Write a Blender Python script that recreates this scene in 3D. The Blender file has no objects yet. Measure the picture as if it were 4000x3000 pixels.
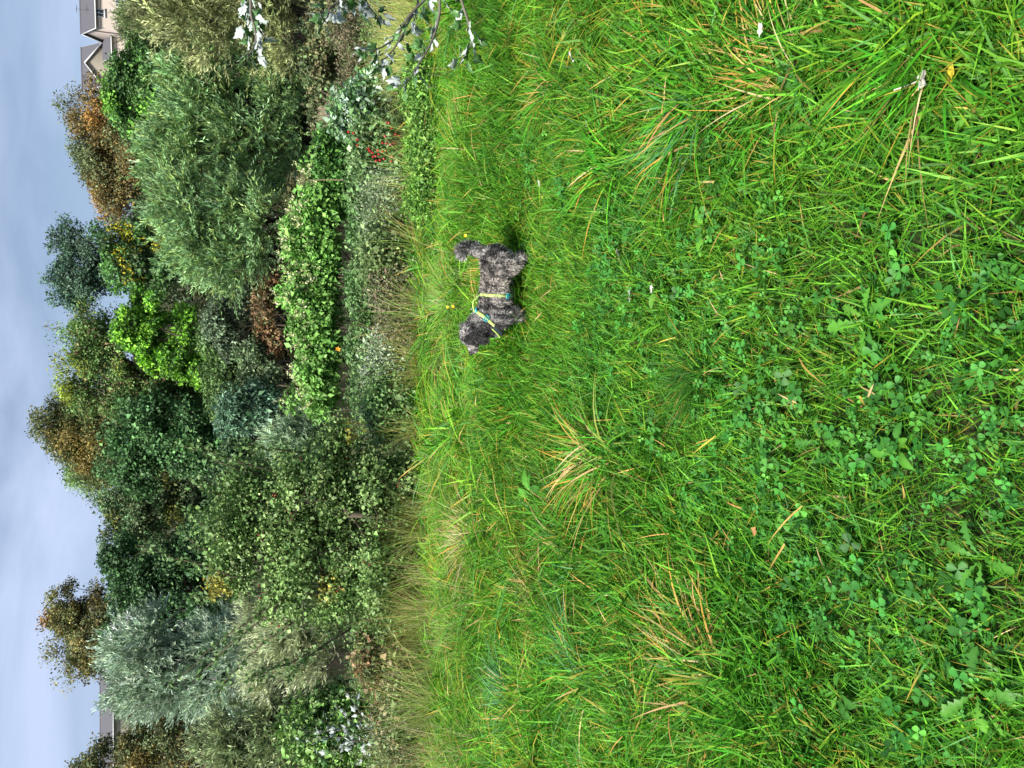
import bpy, bmesh, math
import numpy as np
from mathutils import Vector, Matrix, Euler
from mathutils.bvhtree import BVHTree

scene = bpy.context.scene
C = scene.collection
RNG = np.random.default_rng(7)
PI = math.pi

# ------------------------------------------------------------------ camera, sky, sun, exposure
PITCH, EYE, FOCAL = math.radians(17.5), 1.55, 3020.0      # focal length in pixels of a 4000 px wide frame
cam_fwd = np.array([0, math.cos(PITCH), -math.sin(PITCH)])
cam_up = np.array([0, math.sin(PITCH), math.cos(PITCH)])
cam_right = np.array([1.0, 0, 0])
cam = bpy.data.objects.new('camera', bpy.data.cameras.new('camera'))
C.objects.link(cam)
cam.data.sensor_width = 36.0
cam.data.lens = 36.0 * FOCAL / 4000.0
cam.data.clip_start, cam.data.clip_end = 0.05, 3000
m = Matrix.Identity(4)                                    # the phone was held upright, the picture is stored on its side
for r in range(3):
    m[r][0], m[r][1], m[r][2] = -cam_up[r], cam_right[r], -cam_fwd[r]
m.translation = Vector((0, 0, EYE))
cam.matrix_world = m
scene.camera = cam

SUN_EL, SUN_AZ = math.radians(52), math.radians(222)      # azimuth clockwise from +Y
w = bpy.data.worlds.new('World'); scene.world = w; w.use_nodes = True
nt = w.node_tree; nt.nodes.clear()
out = nt.nodes.new('ShaderNodeOutputWorld'); bg = nt.nodes.new('ShaderNodeBackground')
sky = nt.nodes.new('ShaderNodeTexSky'); sky.sky_type = 'NISHITA'; sky.sun_disc = False
sky.sun_elevation, sky.sun_rotation = SUN_EL, SUN_AZ
sky.air_density, sky.dust_density, sky.ozone_density = 1.0, 0.6, 1.5
tc = nt.nodes.new('ShaderNodeTexCoord'); mp = nt.nodes.new('ShaderNodeMapping')
mp.inputs['Scale'].default_value = (1.0, 1.0, 3.2); mp.inputs['Location'].default_value = (0.35, 0.2, 0.1)
nz = nt.nodes.new('ShaderNodeTexNoise'); nz.inputs['Scale'].default_value = 2.1; nz.inputs['Detail'].default_value = 6; nz.inputs['Roughness'].default_value = 0.52
nz.inputs['Distortion'].default_value = 0.5
cr = nt.nodes.new('ShaderNodeValToRGB'); cr.color_ramp.elements[0].position = 0.40; cr.color_ramp.elements[1].position = 0.64
cr.color_ramp.elements[0].color = (0.3, 0.3, 0.3, 1); cr.color_ramp.elements[1].color = (1, 1, 1, 1)
mx = nt.nodes.new('ShaderNodeMix'); mx.data_type = 'RGBA'
mx.inputs['B'].default_value = (5.5, 6.6, 9.0, 1)         # thin bright cloud
L = nt.links.new
L(tc.outputs['Generated'], mp.inputs['Vector']); L(mp.outputs['Vector'], nz.inputs['Vector'])
L(nz.outputs['Fac'], cr.inputs['Fac']); L(cr.outputs['Color'], mx.inputs['Factor'])
L(sky.outputs['Color'], mx.inputs['A']); L(mx.outputs['Result'], bg.inputs['Color'])
bg.inputs['Strength'].default_value = 0.05
L(bg.outputs['Background'], out.inputs['Surface'])

sun = bpy.data.objects.new('sun', bpy.data.lights.new('sun', 'SUN')); C.objects.link(sun)
sun.data.energy = 4.6; sun.data.angle = math.radians(12); sun.data.color = (1.0, 0.95, 0.86)
sd = Vector((math.sin(SUN_AZ) * math.cos(SUN_EL), math.cos(SUN_AZ) * math.cos(SUN_EL), math.sin(SUN_EL)))
sun.rotation_euler = sd.to_track_quat('Z', 'Y').to_euler(); sun.location = (0, -5, 30)
vs = scene.view_settings
vs.view_transform = 'Standard'; vs.look = 'None'; vs.gamma = 1; vs.use_curve_mapping = False
vs.exposure = 1.15
scene.cycles.max_bounces = 6; scene.cycles.diffuse_bounces = 3; scene.cycles.transmission_bounces = 4
scene.cycles.use_denoising = True

# ------------------------------------------------------------------ helpers
def ray(px, py):
    return cam_fwd * FOCAL - cam_up * (px - 2000) + cam_right * (1500 - py)
def at(px, py, Y):                                        # point at ground distance Y in the direction of a photo pixel
    d = ray(px, py); return np.array([0, 0, EYE]) + d * (Y / d[1])
def gnd(px, py, z=0.0):
    d = ray(px, py); return np.array([0, 0, EYE]) + d * ((z - EYE) / d[2])
def proj(p):                                              # world points (n,3) -> photo pixels
    q = p - np.array([0, 0, EYE]); dz = q @ cam_fwd
    return 2000 - FOCAL * (q @ cam_up) / dz, 1500 - FOCAL * (q @ cam_right) / dz
def unit(v):
    return v / np.maximum(np.linalg.norm(v, axis=-1, keepdims=True), 1e-9)
def rand_unit(n, rng):
    return unit(rng.normal(size=(n, 3)))

_perm = np.random.default_rng(3).random((64, 64, 64))
def noise3(p, scale=1.0):
    q = np.asarray(p) * scale; i = np.floor(q).astype(int); f = q - i; f = f * f * (3 - 2 * f)
    r = 0
    for a in (0, 1):
        for b in (0, 1):
            for c in (0, 1):
                wgt = (f[..., 0] if a else 1 - f[..., 0]) * (f[..., 1] if b else 1 - f[..., 1]) * (f[..., 2] if c else 1 - f[..., 2])
                r = r + wgt * _perm[(i[..., 0] + a) % 64, (i[..., 1] + b) % 64, (i[..., 2] + c) % 64]
    return r
def noise2(x, y, scale=1.0, seed=0.0):
    return noise3(np.stack([x, y, np.full_like(x, seed + 0.5)], -1) * np.array([scale, scale, 1]))

YS = [-60, 7.2, 8.6, 10.5, 13, 17, 22, 25, 27, 49, 53, 58, 66, 130, 160, 500]
ZS = [0, 0, -.06, -.34, -.62, -1.0, -1.5, -1.75, -2.6, -2.6, -1.5, -.3, 1.6, 21.5, 25, 25]
def terrain(x, y):
    x = np.asarray(x, float); y = np.asarray(y, float)
    y2 = y - 0.12 * np.clip(-x, -6, 6) * (y > 6) * np.clip((y - 6) / 4, 0, 1) * (y < 30)
    z = np.interp(y2, YS, ZS)
    b = 0.05 * (noise2(x, y, 0.9) - .5) + 0.02 * (noise2(x, y, 2.6, 3) - .5)
    far = np.clip((y - 10) / 20, 0, 1)
    return z + b + far * 0.7 * (noise2(x, y, 0.12, 7) - .5)

class Soup:
    """collects triangles with one colour per vertex"""
    def __init__(s): s.v, s.f, s.c, s.n = [], [], [], 0
    def add(s, v, f, c):
        v = np.asarray(v, float).reshape(-1, 3); f = np.asarray(f, int).reshape(-1, 3)
        c = np.broadcast_to(np.asarray(c, float), v.shape)
        s.v.append(v); s.f.append(f + s.n); s.c.append(c); s.n += len(v)
    def arrays(s): return np.concatenate(s.v), np.concatenate(s.f), np.concatenate(s.c)
    def mesh(s, name, mat, smooth=False, origin=None):
        v, f, c = s.arrays()
        if origin is not None: v = v - np.asarray(origin)
        me = bpy.data.meshes.new(name)
        me.vertices.add(len(v)); me.vertices.foreach_set('co', v.astype(np.float32).ravel())
        me.loops.add(len(f) * 3); me.loops.foreach_set('vertex_index', f.astype(np.int32).ravel())
        me.polygons.add(len(f)); me.polygons.foreach_set('loop_start', np.arange(0, len(f) * 3, 3, dtype=np.int32))
        try: me.polygons.foreach_set('loop_total', np.full(len(f), 3, dtype=np.int32))
        except Exception: pass
        a = me.color_attributes.new('Col', 'FLOAT_COLOR', 'POINT')
        a.data.foreach_set('color', np.concatenate([c, np.ones((len(c), 1))], 1).astype(np.float32).ravel())
        if smooth: me.polygons.foreach_set('use_smooth', np.ones(len(f), bool))
        me.update(calc_edges=True); me.validate(); me.materials.append(mat)
        return me

def link(name, data, parent=None, loc=None):
    o = bpy.data.objects.new(name, data); C.objects.link(o)
    if loc is not None: o.location = loc
    if parent is not None: o.parent = parent
    return o
def tag(o, label=None, cat=None, group=None, kind=None):
    if label: o['label'] = label
    if cat: o['category'] = cat
    if group: o['group'] = group
    if kind: o['kind'] = kind
    return o
def thing(name, label, cat, loc, group=None):
    return tag(link(name, None, loc=tuple(loc)), label, cat, group)

# ------------------------------------------------------------------ materials
def mat_new(name):
    mt = bpy.data.materials.new(name); mt.use_nodes = True; t = mt.node_tree; t.nodes.clear()
    o = t.nodes.new('ShaderNodeOutputMaterial'); return mt, t, o
def foliage_mat(name, rough=0.5, spec=0.25, trans=0.3, nscale=60.0, jitter=0.25):
    mt, t, o = mat_new(name); n = t.nodes.new; k = t.links.new
    a = n('ShaderNodeAttribute'); a.attribute_name = 'Col'
    oi = n('ShaderNodeObjectInfo'); hs = n('ShaderNodeHueSaturation')
    mr = n('ShaderNodeMapRange'); mr.inputs['To Min'].default_value = 1 - jitter; mr.inputs['To Max'].default_value = 1 + jitter
    k(oi.outputs['Random'], mr.inputs['Value'])
    tx = n('ShaderNodeTexNoise'); tx.inputs['Scale'].default_value = nscale; tx.inputs['Detail'].default_value = 2
    g = n('ShaderNodeNewGeometry'); k(g.outputs['Position'], tx.inputs['Vector'])
    m2 = n('ShaderNodeMapRange'); m2.inputs['To Min'].default_value = .72; m2.inputs['To Max'].default_value = 1.28
    k(tx.outputs['Fac'], m2.inputs['Value'])
    mu = n('ShaderNodeMath'); mu.operation = 'MULTIPLY'; k(mr.outputs['Result'], mu.inputs[0]); k(m2.outputs['Result'], mu.inputs[1])
    ti = n('ShaderNodeAttribute'); ti.attribute_name = 'tint'; vm = n('ShaderNodeVectorMath'); vm.operation = 'ADD'; vm.inputs[1].default_value = (1, 1, 1)
    k(ti.outputs['Vector'], vm.inputs[0]); v2 = n('ShaderNodeVectorMath'); v2.operation = 'MULTIPLY'; k(vm.outputs[0], v2.inputs[0]); k(a.outputs['Color'], v2.inputs[1])
    k(v2.outputs[0], hs.inputs['Color']); k(mu.outputs['Value'], hs.inputs['Value'])
    p = n('ShaderNodeBsdfPrincipled'); k(hs.outputs['Color'], p.inputs['Base Color'])
    p.inputs['Roughness'].default_value = rough; p.inputs['Specular IOR Level'].default_value = spec
    tr = n('ShaderNodeBsdfTranslucent'); k(hs.outputs['Color'], tr.inputs['Color'])
    mi = n('ShaderNodeMixShader'); mi.inputs[0].default_value = trans
    k(p.outputs[0], mi.inputs[1]); k(tr.outputs[0], mi.inputs[2]); k(mi.outputs[0], o.inputs['Surface'])
    return mt
def plain_mat(name, col, rough=0.6, spec=0.4, var=0.15, scale=8.0, col2=None, bump=0.0, metal=0.0):
    mt, t, o = mat_new(name); n = t.nodes.new; k = t.links.new
    p = n('ShaderNodeBsdfPrincipled'); p.inputs['Roughness'].default_value = rough; p.inputs['Specular IOR Level'].default_value = spec; p.inputs['Metallic'].default_value = metal
    tc = n('ShaderNodeTexCoord'); tx = n('ShaderNodeTexNoise'); tx.inputs['Scale'].default_value = scale; tx.inputs['Detail'].default_value = 5
    k(tc.outputs['Object'], tx.inputs['Vector'])
    mx = n('ShaderNodeMix'); mx.data_type = 'RGBA'
    c2 = col2 or tuple(x * (1 - var) for x in col); mx.inputs['A'].default_value = (*col, 1); mx.inputs['B'].default_value = (*c2, 1)
    k(tx.outputs['Fac'], mx.inputs['Factor']); k(mx.outputs['Result'], p.inputs['Base Color'])
    if bump:
        b = n('ShaderNodeBump'); b.inputs['Strength'].default_value = bump; k(tx.outputs['Fac'], b.inputs['Height']); k(b.outputs[0], p.inputs['Normal'])
    k(p.outputs[0], o.inputs['Surface']); return mt

M_GRASS = foliage_mat('grass', 0.5, 0.2, 0.36, 45, 0.0)
M_LEAF = foliage_mat('leaf', 0.5, 0.3, 0.26, 7, 0.12)
M_FAR = foliage_mat('far_leaf', 0.55, 0.25, 0.25, 1.1, 0.05)
M_DRY = foliage_mat('dry_plant', 0.7, 0.1, 0.15, 60, 0.2)
M_FUR = foliage_mat('fur', 0.55, 0.3, 0.05, 180, 0.0)
M_BARK = plain_mat('bark', (.10, .085, .065), .9, .1, col2=(.045, .038, .03), scale=14, bump=.5)
M_SOIL = plain_mat('soil', (.018, .036, .008), .95, .1, col2=(.035, .032, .015), scale=9, bump=.6)
M_WHITE_LEAF = plain_mat('leaf_felt', (.42, .47, .44), .8, .05, col2=(.28, .33, .31), scale=30)
M_TOP_LEAF = plain_mat('leaf_upper', (.05, .13, .035), .4, .4, col2=(.08, .19, .05), scale=22)

# ------------------------------------------------------------------ generators
def pick(pal, n, rng, jit=0.15, wts=None):
    """rows of colour from a palette, with brightness and hue jitter"""
    p = np.asarray(pal, float); i = rng.choice(len(p), n, p=wts)
    c = p[i] * np.exp(rng.normal(0, jit, (n, 1))) * np.exp(rng.normal(0, jit * .16, (n, 3)))
    return np.clip(c, .003, .9)

def blades(sp, base, az, length, width, lean, curve, col_base, col_tip, segs=4, twist=None, rng=RNG, tip_dry=None):
    n = len(base); t = np.linspace(0, 1, segs + 1)[None, :]
    d = np.stack([np.cos(az), np.sin(az), np.zeros(n)], -1)
    Lh = length[:, None] * (lean[:, None] * t + curve[:, None] * t ** 2)
    # keep arc length near 'length': height falls off as the blade arches
    Lz = length[:, None] * (t - 0.55 * np.clip(curve, 0, 1.6)[:, None] * t ** 2.2) * np.sqrt(np.clip(1 - 0.5 * lean[:, None] ** 2, .15, 1))
    pos = base[:, None, :] + d[:, None, :] * Lh[..., None]; pos[..., 2] += Lz
    lat = rng.normal(0, .16, n)[:, None] * length[:, None] * t ** 2
    pos = pos + np.stack([-np.sin(az), np.cos(az), np.zeros(n)], -1)[:, None, :] * lat[..., None]
    pos[..., 2] = np.maximum(pos[..., 2], base[:, None, 2] + 0.004)
    tw = (rng.uniform(-.9, .9, n) if twist is None else twist)[:, None] * t + rng.uniform(-.5, .5, n)[:, None]
    side = np.stack([-np.sin(az)[:, None] * np.cos(tw), np.cos(az)[:, None] * np.cos(tw), np.sin(tw)], -1)
    prof = np.interp(t[0], [0, .25, .6, 1], [.65, 1, .8, .0])[None, :, None]
    off = side * (width[:, None, None] * .5) * prof
    A, B = pos - off, pos + off
    V = np.concatenate([A[:, :-1], B[:, :-1], pos[:, -1:]], 1)       # segs left, segs right, tip
    k = segs; f = []
    for j in range(k - 1): f += [(j, k + j, k + j + 1), (j, k + j + 1, j + 1)]
    f.append((k - 1, 2 * k - 1, 2 * k)); f = np.array(f)
    Fc = (f[None] + (np.arange(n) * (2 * k + 1))[:, None, None]).reshape(-1, 3)
    tv = np.concatenate([t[0, :-1], t[0, :-1], [1.0]])
    col = col_base[:, None, :] * (1 - tv[None, :, None]) + col_tip[:, None, :] * tv[None, :, None]
    if tip_dry is not None:
        wgt = np.clip((tv[None, :] - (1 - tip_dry[:, None])) * 5, 0, 1)[..., None]
        col = col * (1 - wgt) + np.array([.50, .30, .05]) * wgt
    sp.add(V.reshape(-1, 3), Fc, col.reshape(-1, 3))

def leaves(sp, pos, direc, length, width, col, rng, normal=None, fold=0.18, curl=0.15):
    """diamond leaves of four corners folded on the midrib"""
    n = len(pos); d = unit(direc)
    ref = rand_unit(n, rng) if normal is None else unit(normal + .55 * rng.normal(size=(n, 3)))
    s = unit(np.cross(d, ref)); nn = np.cross(s, d)
    length = np.broadcast_to(length, (n,)); width = np.broadcast_to(width, (n,))
    l, wd = length[:, None], width[:, None]
    mid = pos + d * l * .45
    V = np.stack([pos, mid + s * wd * .5 + nn * wd * fold, pos + d * l - nn * l * curl, mid - s * wd * .5 + nn * wd * fold], 1)
    f = np.array([(0, 1, 2), (0, 2, 3)])
    Fc = (f[None] + (np.arange(n) * 4)[:, None, None]).reshape(-1, 3)
    sp.add(V.reshape(-1, 3), Fc, np.repeat(col, 4, 0))

def tube(sp, pts, radii, col=(.1, .09, .07), sides=6):
    pts = np.asarray(pts, float); k = len(pts); radii = np.broadcast_to(radii, (k,))
    tan = unit(np.gradient(pts, axis=0)); ref = np.array([0.31, .87, .2])
    s = unit(np.cross(tan, ref)); u = np.cross(tan, s)
    a = np.linspace(0, 2 * PI, sides, endpoint=False)
    ring = pts[:, None] + radii[:, None, None] * (np.cos(a)[None, :, None] * s[:, None] + np.sin(a)[None, :, None] * u[:, None])
    f = []
    for i in range(k - 1):
        for j in range(sides):
            q = (j + 1) % sides
            f += [(i * sides + j, i * sides + q, (i + 1) * sides + q), (i * sides + j, (i + 1) * sides + q, (i + 1) * sides + j)]
    sp.add(ring.reshape(-1, 3), f, col)

def bez(a, b, sag, rng, k=7, wob=0.05):
    a, b = np.asarray(a, float), np.asarray(b, float); t = np.linspace(0, 1, k)[:, None]
    p = a * (1 - t) + b * t; L_ = np.linalg.norm(b - a)
    p = p + np.asarray(sag) * (4 * t * (1 - t)); w_ = rng.normal(0, wob * L_, (k, 3)); w_[0] = w_[-1] = 0
    return p + w_ * .6

def crown_points(lobes, n, rng, shell=0.5, rough=0.3, seed=0.0, per_bough=13, bough=.26):
    """clump centres, outward directions and bough numbers inside a set of ellipsoids (centre, radii); clumps gather on boughs with gaps between"""
    vol = np.array([np.prod(r) ** .75 for _, r in lobes]); nb = max(len(lobes) * 3, n // per_bough)
    idx = rng.choice(len(lobes), nb, p=vol / vol.sum())
    cen = np.array([c for c, _ in lobes])[idx]; rad = np.array([r for _, r in lobes])[idx]
    d = rand_unit(nb, rng); low = d[:, 2] < -.35; d[low, 2] *= -rng.random(low.sum()); d = unit(d)
    fr = 1 - (1 - shell) * rng.random(nb) ** 1.3
    fr = fr * (1 + rough * (noise3(d * 2.2 + cen * .37 + seed) * 2 - 1))
    bc = cen + d * rad * (fr * .9)[:, None]
    bi = rng.integers(0, nb, n); off = rng.normal(size=(n, 3)); off *= np.minimum(1, 1.45 / np.maximum(np.linalg.norm(off, axis=1, keepdims=True), .01)) * np.array([1, 1, .68]); br = np.cbrt(np.prod(rad, 1)) * bough
    off = off * (br * np.exp(rng.normal(0, .25, nb)))[bi][:, None] * .62
    return bc[bi] + off, unit(d[bi] + unit(off) * .7), bi

PLANT_GAIN = 1.8
def build_plant(name, label, cat, lobes, base, trunk_r, pal, n_clump, per, clump_r, leaf_l, leaf_w, seed, mode='broad',
                mat=None, wts=None, shell=.5, rough=.3, limbs=8, group=None, clump_jit=.3, accents=None, bark=None, twig=0.0, up=.35, stems=1, crown_name='crown', bough=.26, per_bough=13):
    rng = np.random.default_rng(seed)
    root = thing(name, label, cat, base, group)
    base = np.asarray(base, float)
    cc, od, bi = crown_points(lobes, n_clump, rng, shell, rough, seed, per_bough, bough)
    pal = np.asarray(pal) * PLANT_GAIN; accents = [(tuple(np.array(a_) * PLANT_GAIN), b_, c_) for (a_, b_, c_) in accents] if accents else None
    ccol = pick(pal, n_clump, rng, clump_jit * .7, wts) * np.exp(rng.normal(0, clump_jit * .75, bi.max() + 1))[bi][:, None]
    if accents is not None:                                  # flushes of another colour, in patches
        for (acol, share, sc) in accents:
            nv = noise3(cc * sc + seed * 1.7); thr = np.quantile(nv, 1 - share); hit = nv > thr
            ccol[hit] = pick([acol], hit.sum(), rng, clump_jit)
    sp = Soup(); n = n_clump * per
    ci = np.repeat(np.arange(n_clump), per)
    if mode == 'broad':
        g = rng.normal(size=(n, 3)); g *= np.minimum(1, 1.7 / np.maximum(np.linalg.norm(g, axis=1, keepdims=True), .01)) * np.array([1, 1, .7]); pos = cc[ci] + g * clump_r * .6
        d = unit(od[ci] * .5 + rand_unit(n, rng) * .8 + np.array([0, 0, -.35]))
        nrm = od[ci] * .5 + np.array([0, 0, .7])
        ls = leaf_l * np.exp(rng.normal(0, .36, n))
        leaves(sp, pos, d, ls, ls * (leaf_w / leaf_l), np.clip(ccol[ci] * np.exp(rng.normal(0, .18, (n, 1))), .003, .9), rng, nrm)
    else:                                                    # willow sprays: narrow leaves along a twig
        td = unit(od * .55 + np.array([0, 0, up]) + rand_unit(n_clump, rng) * .45)
        t = np.tile(np.linspace(0.05, 1, per), n_clump)
        Lt = clump_r * np.exp(rng.normal(0, .25, n_clump))
        pos = cc[ci] + td[ci] * (t * Lt[ci])[:, None]; pos[:, 2] -= (t ** 2) * Lt[ci] * .25
        d = unit(td[ci] * 1.0 + rand_unit(n, rng) * .6 + np.array([0, 0, -.08]))
        ls = leaf_l * np.exp(rng.normal(0, .2, n)) * (1.1 - .4 * t)
        leaves(sp, pos, d, ls, ls * (leaf_w / leaf_l), np.clip(ccol[ci] * np.exp(rng.normal(0, .15, (n, 1))), .003, .9), rng)
    o = link(crown_name, sp.mesh(crown_name, mat or M_LEAF, origin=base), root); o['kind'] = 'stuff'
    ts = Soup(); lc = np.array([c for c, _ in lobes]); bk = np.array(bark if bark else (.09, .075, .055))
    for s_ in range(stems):
        bb = base + (rng.normal(0, trunk_r * 3, 3) * np.array([1, 1, 0]) if stems > 1 else 0)
        top = lc[s_ % len(lc)] if stems > 1 else lc.mean(0)
        pts = bez(bb - np.array([0, 0, .3]), top, rng.normal(0, .06, 3) * np.linalg.norm(top - bb), rng, 9, .03)
        tube(ts, pts, trunk_r * np.linspace(1.25, .35, 9), bk, 8)
        for j in range(max(1, limbs // stems)):
            k = rng.integers(2, 8); tgt = cc[rng.integers(n_clump)]
            p2 = bez(pts[k], tgt, np.array([0, 0, -.06 * np.linalg.norm(tgt - pts[k])]), rng, 7, .05)
            tube(ts, p2, trunk_r * np.linspace(.42, .06, 7), bk, 5)
            if twig:
                for q in range(3):
                    tg2 = cc[rng.integers(n_clump)]; p0 = p2[rng.integers(2, 6)]; dv = tg2 - p0
                    dv = dv * min(1, twig / max(np.linalg.norm(dv), .01)); tube(ts, bez(p0, p0 + dv, (0, 0, 0), rng, 5, .06), trunk_r * np.linspace(.16, .04, 5), bk, 4)
    link('trunk' if cat == 'tree' else 'stems', ts.mesh('trunk', M_DRY if bark else M_BARKV, origin=base), root)
    return root, cc, od
M_BARKV = foliage_mat('bark_wood', 0.9, 0.1, 0.0, 25, 0.0)

def lobes_px(Y, items, depth=.8):
    r = []
    for (px, py, rv, rh) in items:
        c = at(px, py, Y); s = np.linalg.norm(c - np.array([0, 0, EYE])) / FOCAL * .97
        r.append((c, np.array([rh * s, rh * s * depth, rv * s])))
    return r

# ------------------------------------------------------------------ ground and water
xs = np.unique(np.concatenate([np.linspace(-260, -30, 36), np.linspace(-30, -7, 30), np.linspace(-7, 7, 60), np.linspace(7, 30, 30), np.linspace(30, 260, 36)]))
ys = np.unique(np.concatenate([np.linspace(-60, -2, 12), np.linspace(-2, 12, 80), np.linspace(12, 30, 40), np.linspace(30, 70, 40), np.linspace(70, 420, 50)]))
gx, gy = np.meshgrid(xs, ys); gz = terrain(gx, gy); nx, ny = len(xs), len(ys)
ii = (np.arange(ny - 1)[:, None] * nx + np.arange(nx - 1)[None]).ravel()
sp = Soup(); sp.add(np.stack([gx, gy, gz], -1), np.concatenate([np.stack([ii, ii + 1, ii + nx + 1], 1), np.stack([ii, ii + nx + 1, ii + nx], 1)]), (.05, .06, .02))
tag(link('ground', sp.mesh('ground', M_SOIL, smooth=True)), kind='structure')
mt, t, o = mat_new('pond_water'); p = t.nodes.new('ShaderNodeBsdfPrincipled'); p.inputs['Base Color'].default_value = (.02, .022, .014, 1); p.inputs['Roughness'].default_value = .06
nzz = t.nodes.new('ShaderNodeTexNoise'); nzz.inputs['Scale'].default_value = 1.6; nzz.inputs['Detail'].default_value = 4; bp = t.nodes.new('ShaderNodeBump'); bp.inputs['Strength'].default_value = .12
tcw = t.nodes.new('ShaderNodeTexCoord'); t.links.new(tcw.outputs['Object'], nzz.inputs['Vector'])
t.links.new(nzz.outputs['Fac'], bp.inputs['Height']); t.links.new(bp.outputs[0], p.inputs['Normal']); t.links.new(p.outputs[0], o.inputs['Surface'])
sp = Soup(); sp.add([(-120, 22, -1.85), (120, 22, -1.85), (120, 56, -1.85), (-120, 56, -1.85)], [(0, 1, 2), (0, 2, 3)], (.02, .02, .02))
tag(link('pond_water', sp.mesh('pond_water', mt)), kind='structure')

# ------------------------------------------------------------------ houses on the hill
M_RENDER = plain_mat('cream_render', (.46, .40, .36), .9, .2, col2=(.40, .34, .30), scale=.6)
M_WHITE = plain_mat('white_paint', (.56, .56, .56), .5, .4, var=.08)
M_PANE = plain_mat('pane', (.05, .07, .1), .08, .6, var=.4, scale=1.5)
M_PIPE = plain_mat('dark_pipe', (.06, .05, .05), .6, .3)
def roof_mat(name, col):
    mt, t, o = mat_new(name); n = t.nodes.new; k = t.links.new
    p = n('ShaderNodeBsdfPrincipled'); p.inputs['Roughness'].default_value = .75; p.inputs['Specular IOR Level'].default_value = .25
    tc = n('ShaderNodeTexCoord'); tx = n('ShaderNodeTexNoise'); tx.inputs['Scale'].default_value = 2.5; tx.inputs['Detail'].default_value = 6
    k(tc.outputs['Object'], tx.inputs['Vector']); mx = n('ShaderNodeMix'); mx.data_type = 'RGBA'
    mx.inputs['A'].default_value = (*col, 1); mx.inputs['B'].default_value = (*[c * .7 for c in col], 1); k(tx.outputs['Fac'], mx.inputs['Factor'])
    k(mx.outputs['Result'], p.inputs['Base Color']); k(p.outputs[0], o.inputs['Surface']); return mt
M_SLATE = roof_mat('slate_tiles', (.10, .098, .115))

def hexa(sp, o, a, b, c, col=(.5, .5, .5)):
    """box from a corner and three edge vectors"""
    o, a, b, c = (np.asarray(q, float) for q in (o, a, b, c))
    v = [o, o + a, o + a + b, o + b, o + c, o + a + c, o + a + b + c, o + b + c]
    f = [(0, 2, 1), (0, 3, 2), (4, 5, 6), (4, 6, 7), (0, 1, 5), (0, 5, 4), (1, 2, 6), (1, 6, 5), (2, 3, 7), (2, 7, 6), (3, 0, 4), (3, 4, 7)]
    sp.add(v, f, col)
Z3 = np.array([0, 0, 1.0])
def gable_block(root, org, a, g, Ln, Wd, zb, ze, zr, wall_mat, over=.35, roof_name='roof', wall_name='wall', courses=14):
    """walls and a ridged roof; a = along the ridge, g = across, org = front left corner (x, y)"""
    a3, g3 = np.array([*a, 0.]), np.array([*g, 0.]); o0 = np.array([*org, 0.]); loc = np.array(root.location)
    def P3(s, t, z): return o0 + a3 * s + g3 * t + Z3 * z
    sp = Soup(); v = []
    for s in (0, Ln): v += [P3(s, 0, zb), P3(s, Wd, zb), P3(s, Wd, ze), P3(s, Wd / 2, zr - .12), P3(s, 0, ze)]
    f = [(0, 4, 1), (1, 4, 2), (2, 4, 3), (5, 6, 9), (6, 7, 9), (7, 8, 9), (0, 5, 9), (0, 9, 4), (1, 2, 7), (1, 7, 6)]
    sp.add(v, f, (.5, .5, .5)); link(wall_name, sp.mesh(wall_name, wall_mat, origin=loc), root)
    rs = Soup()
    for side in (0, 1):                                   # each course of tiles is a real lapped step
        for c in range(courses):
            t0, t1 = c / courses, (c + 1) / courses
            def edge(t, lift):
                tt = -over * (1 - t) + Wd / 2 * t; zz = (ze - over * (zr - ze) / (Wd / 2)) * (1 - t) + zr * t
                return (tt if side == 0 else Wd - tt), zz + lift
            (u0, z0), (u1, z1) = edge(t0, .16), edge(t1 + .01, .10)
            p00, p01 = P3(-over, u0, z0), P3(Ln + over, u0, z0); p10, p11 = P3(-over, u1, z1), P3(Ln + over, u1, z1)
            q00, q01 = p00 - Z3 * .07, p01 - Z3 * .07
            rs.add([p00, p01, p11, p10, q00, q01], [(0, 1, 2), (0, 2, 3), (4, 5, 1), (4, 1, 0)], (.1, .1, .1))
    rf = link(roof_name, rs.mesh(roof_name, M_SLATE, origin=loc), root)
    rg = Soup(); tube(rg, [P3(-over, Wd / 2, zr + .1), P3(Ln + over, Wd / 2, zr + .1)], .14, sides=8)
    link('ridge_tile', rg.mesh('ridge_tile', M_SLATE, origin=loc), rf)
    for s in (-over - .03, Ln + over - .03):
        for side in (0, 1):
            u_e = -over if side == 0 else Wd + over; z_e = ze - over * (zr - ze) / (Wd / 2)
            b0, b1 = P3(s, u_e, z_e - .16), P3(s, Wd / 2, zr - .14)
            bsp = Soup(); hexa(bsp, b0, b1 - b0, a3 * .06, Z3 * .26)
            link('bargeboard', bsp.mesh('bargeboard', M_WHITE, origin=loc), root)
    gs = Soup(); hexa(gs, P3(-over, -over - .12, ze - over * (zr - ze) / (Wd / 2) - .08), a3 * (Ln + 2 * over), g3 * .12, Z3 * .14)
    link('gutter', gs.mesh('gutter', M_WHITE, origin=loc), root)
    return P3
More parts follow.
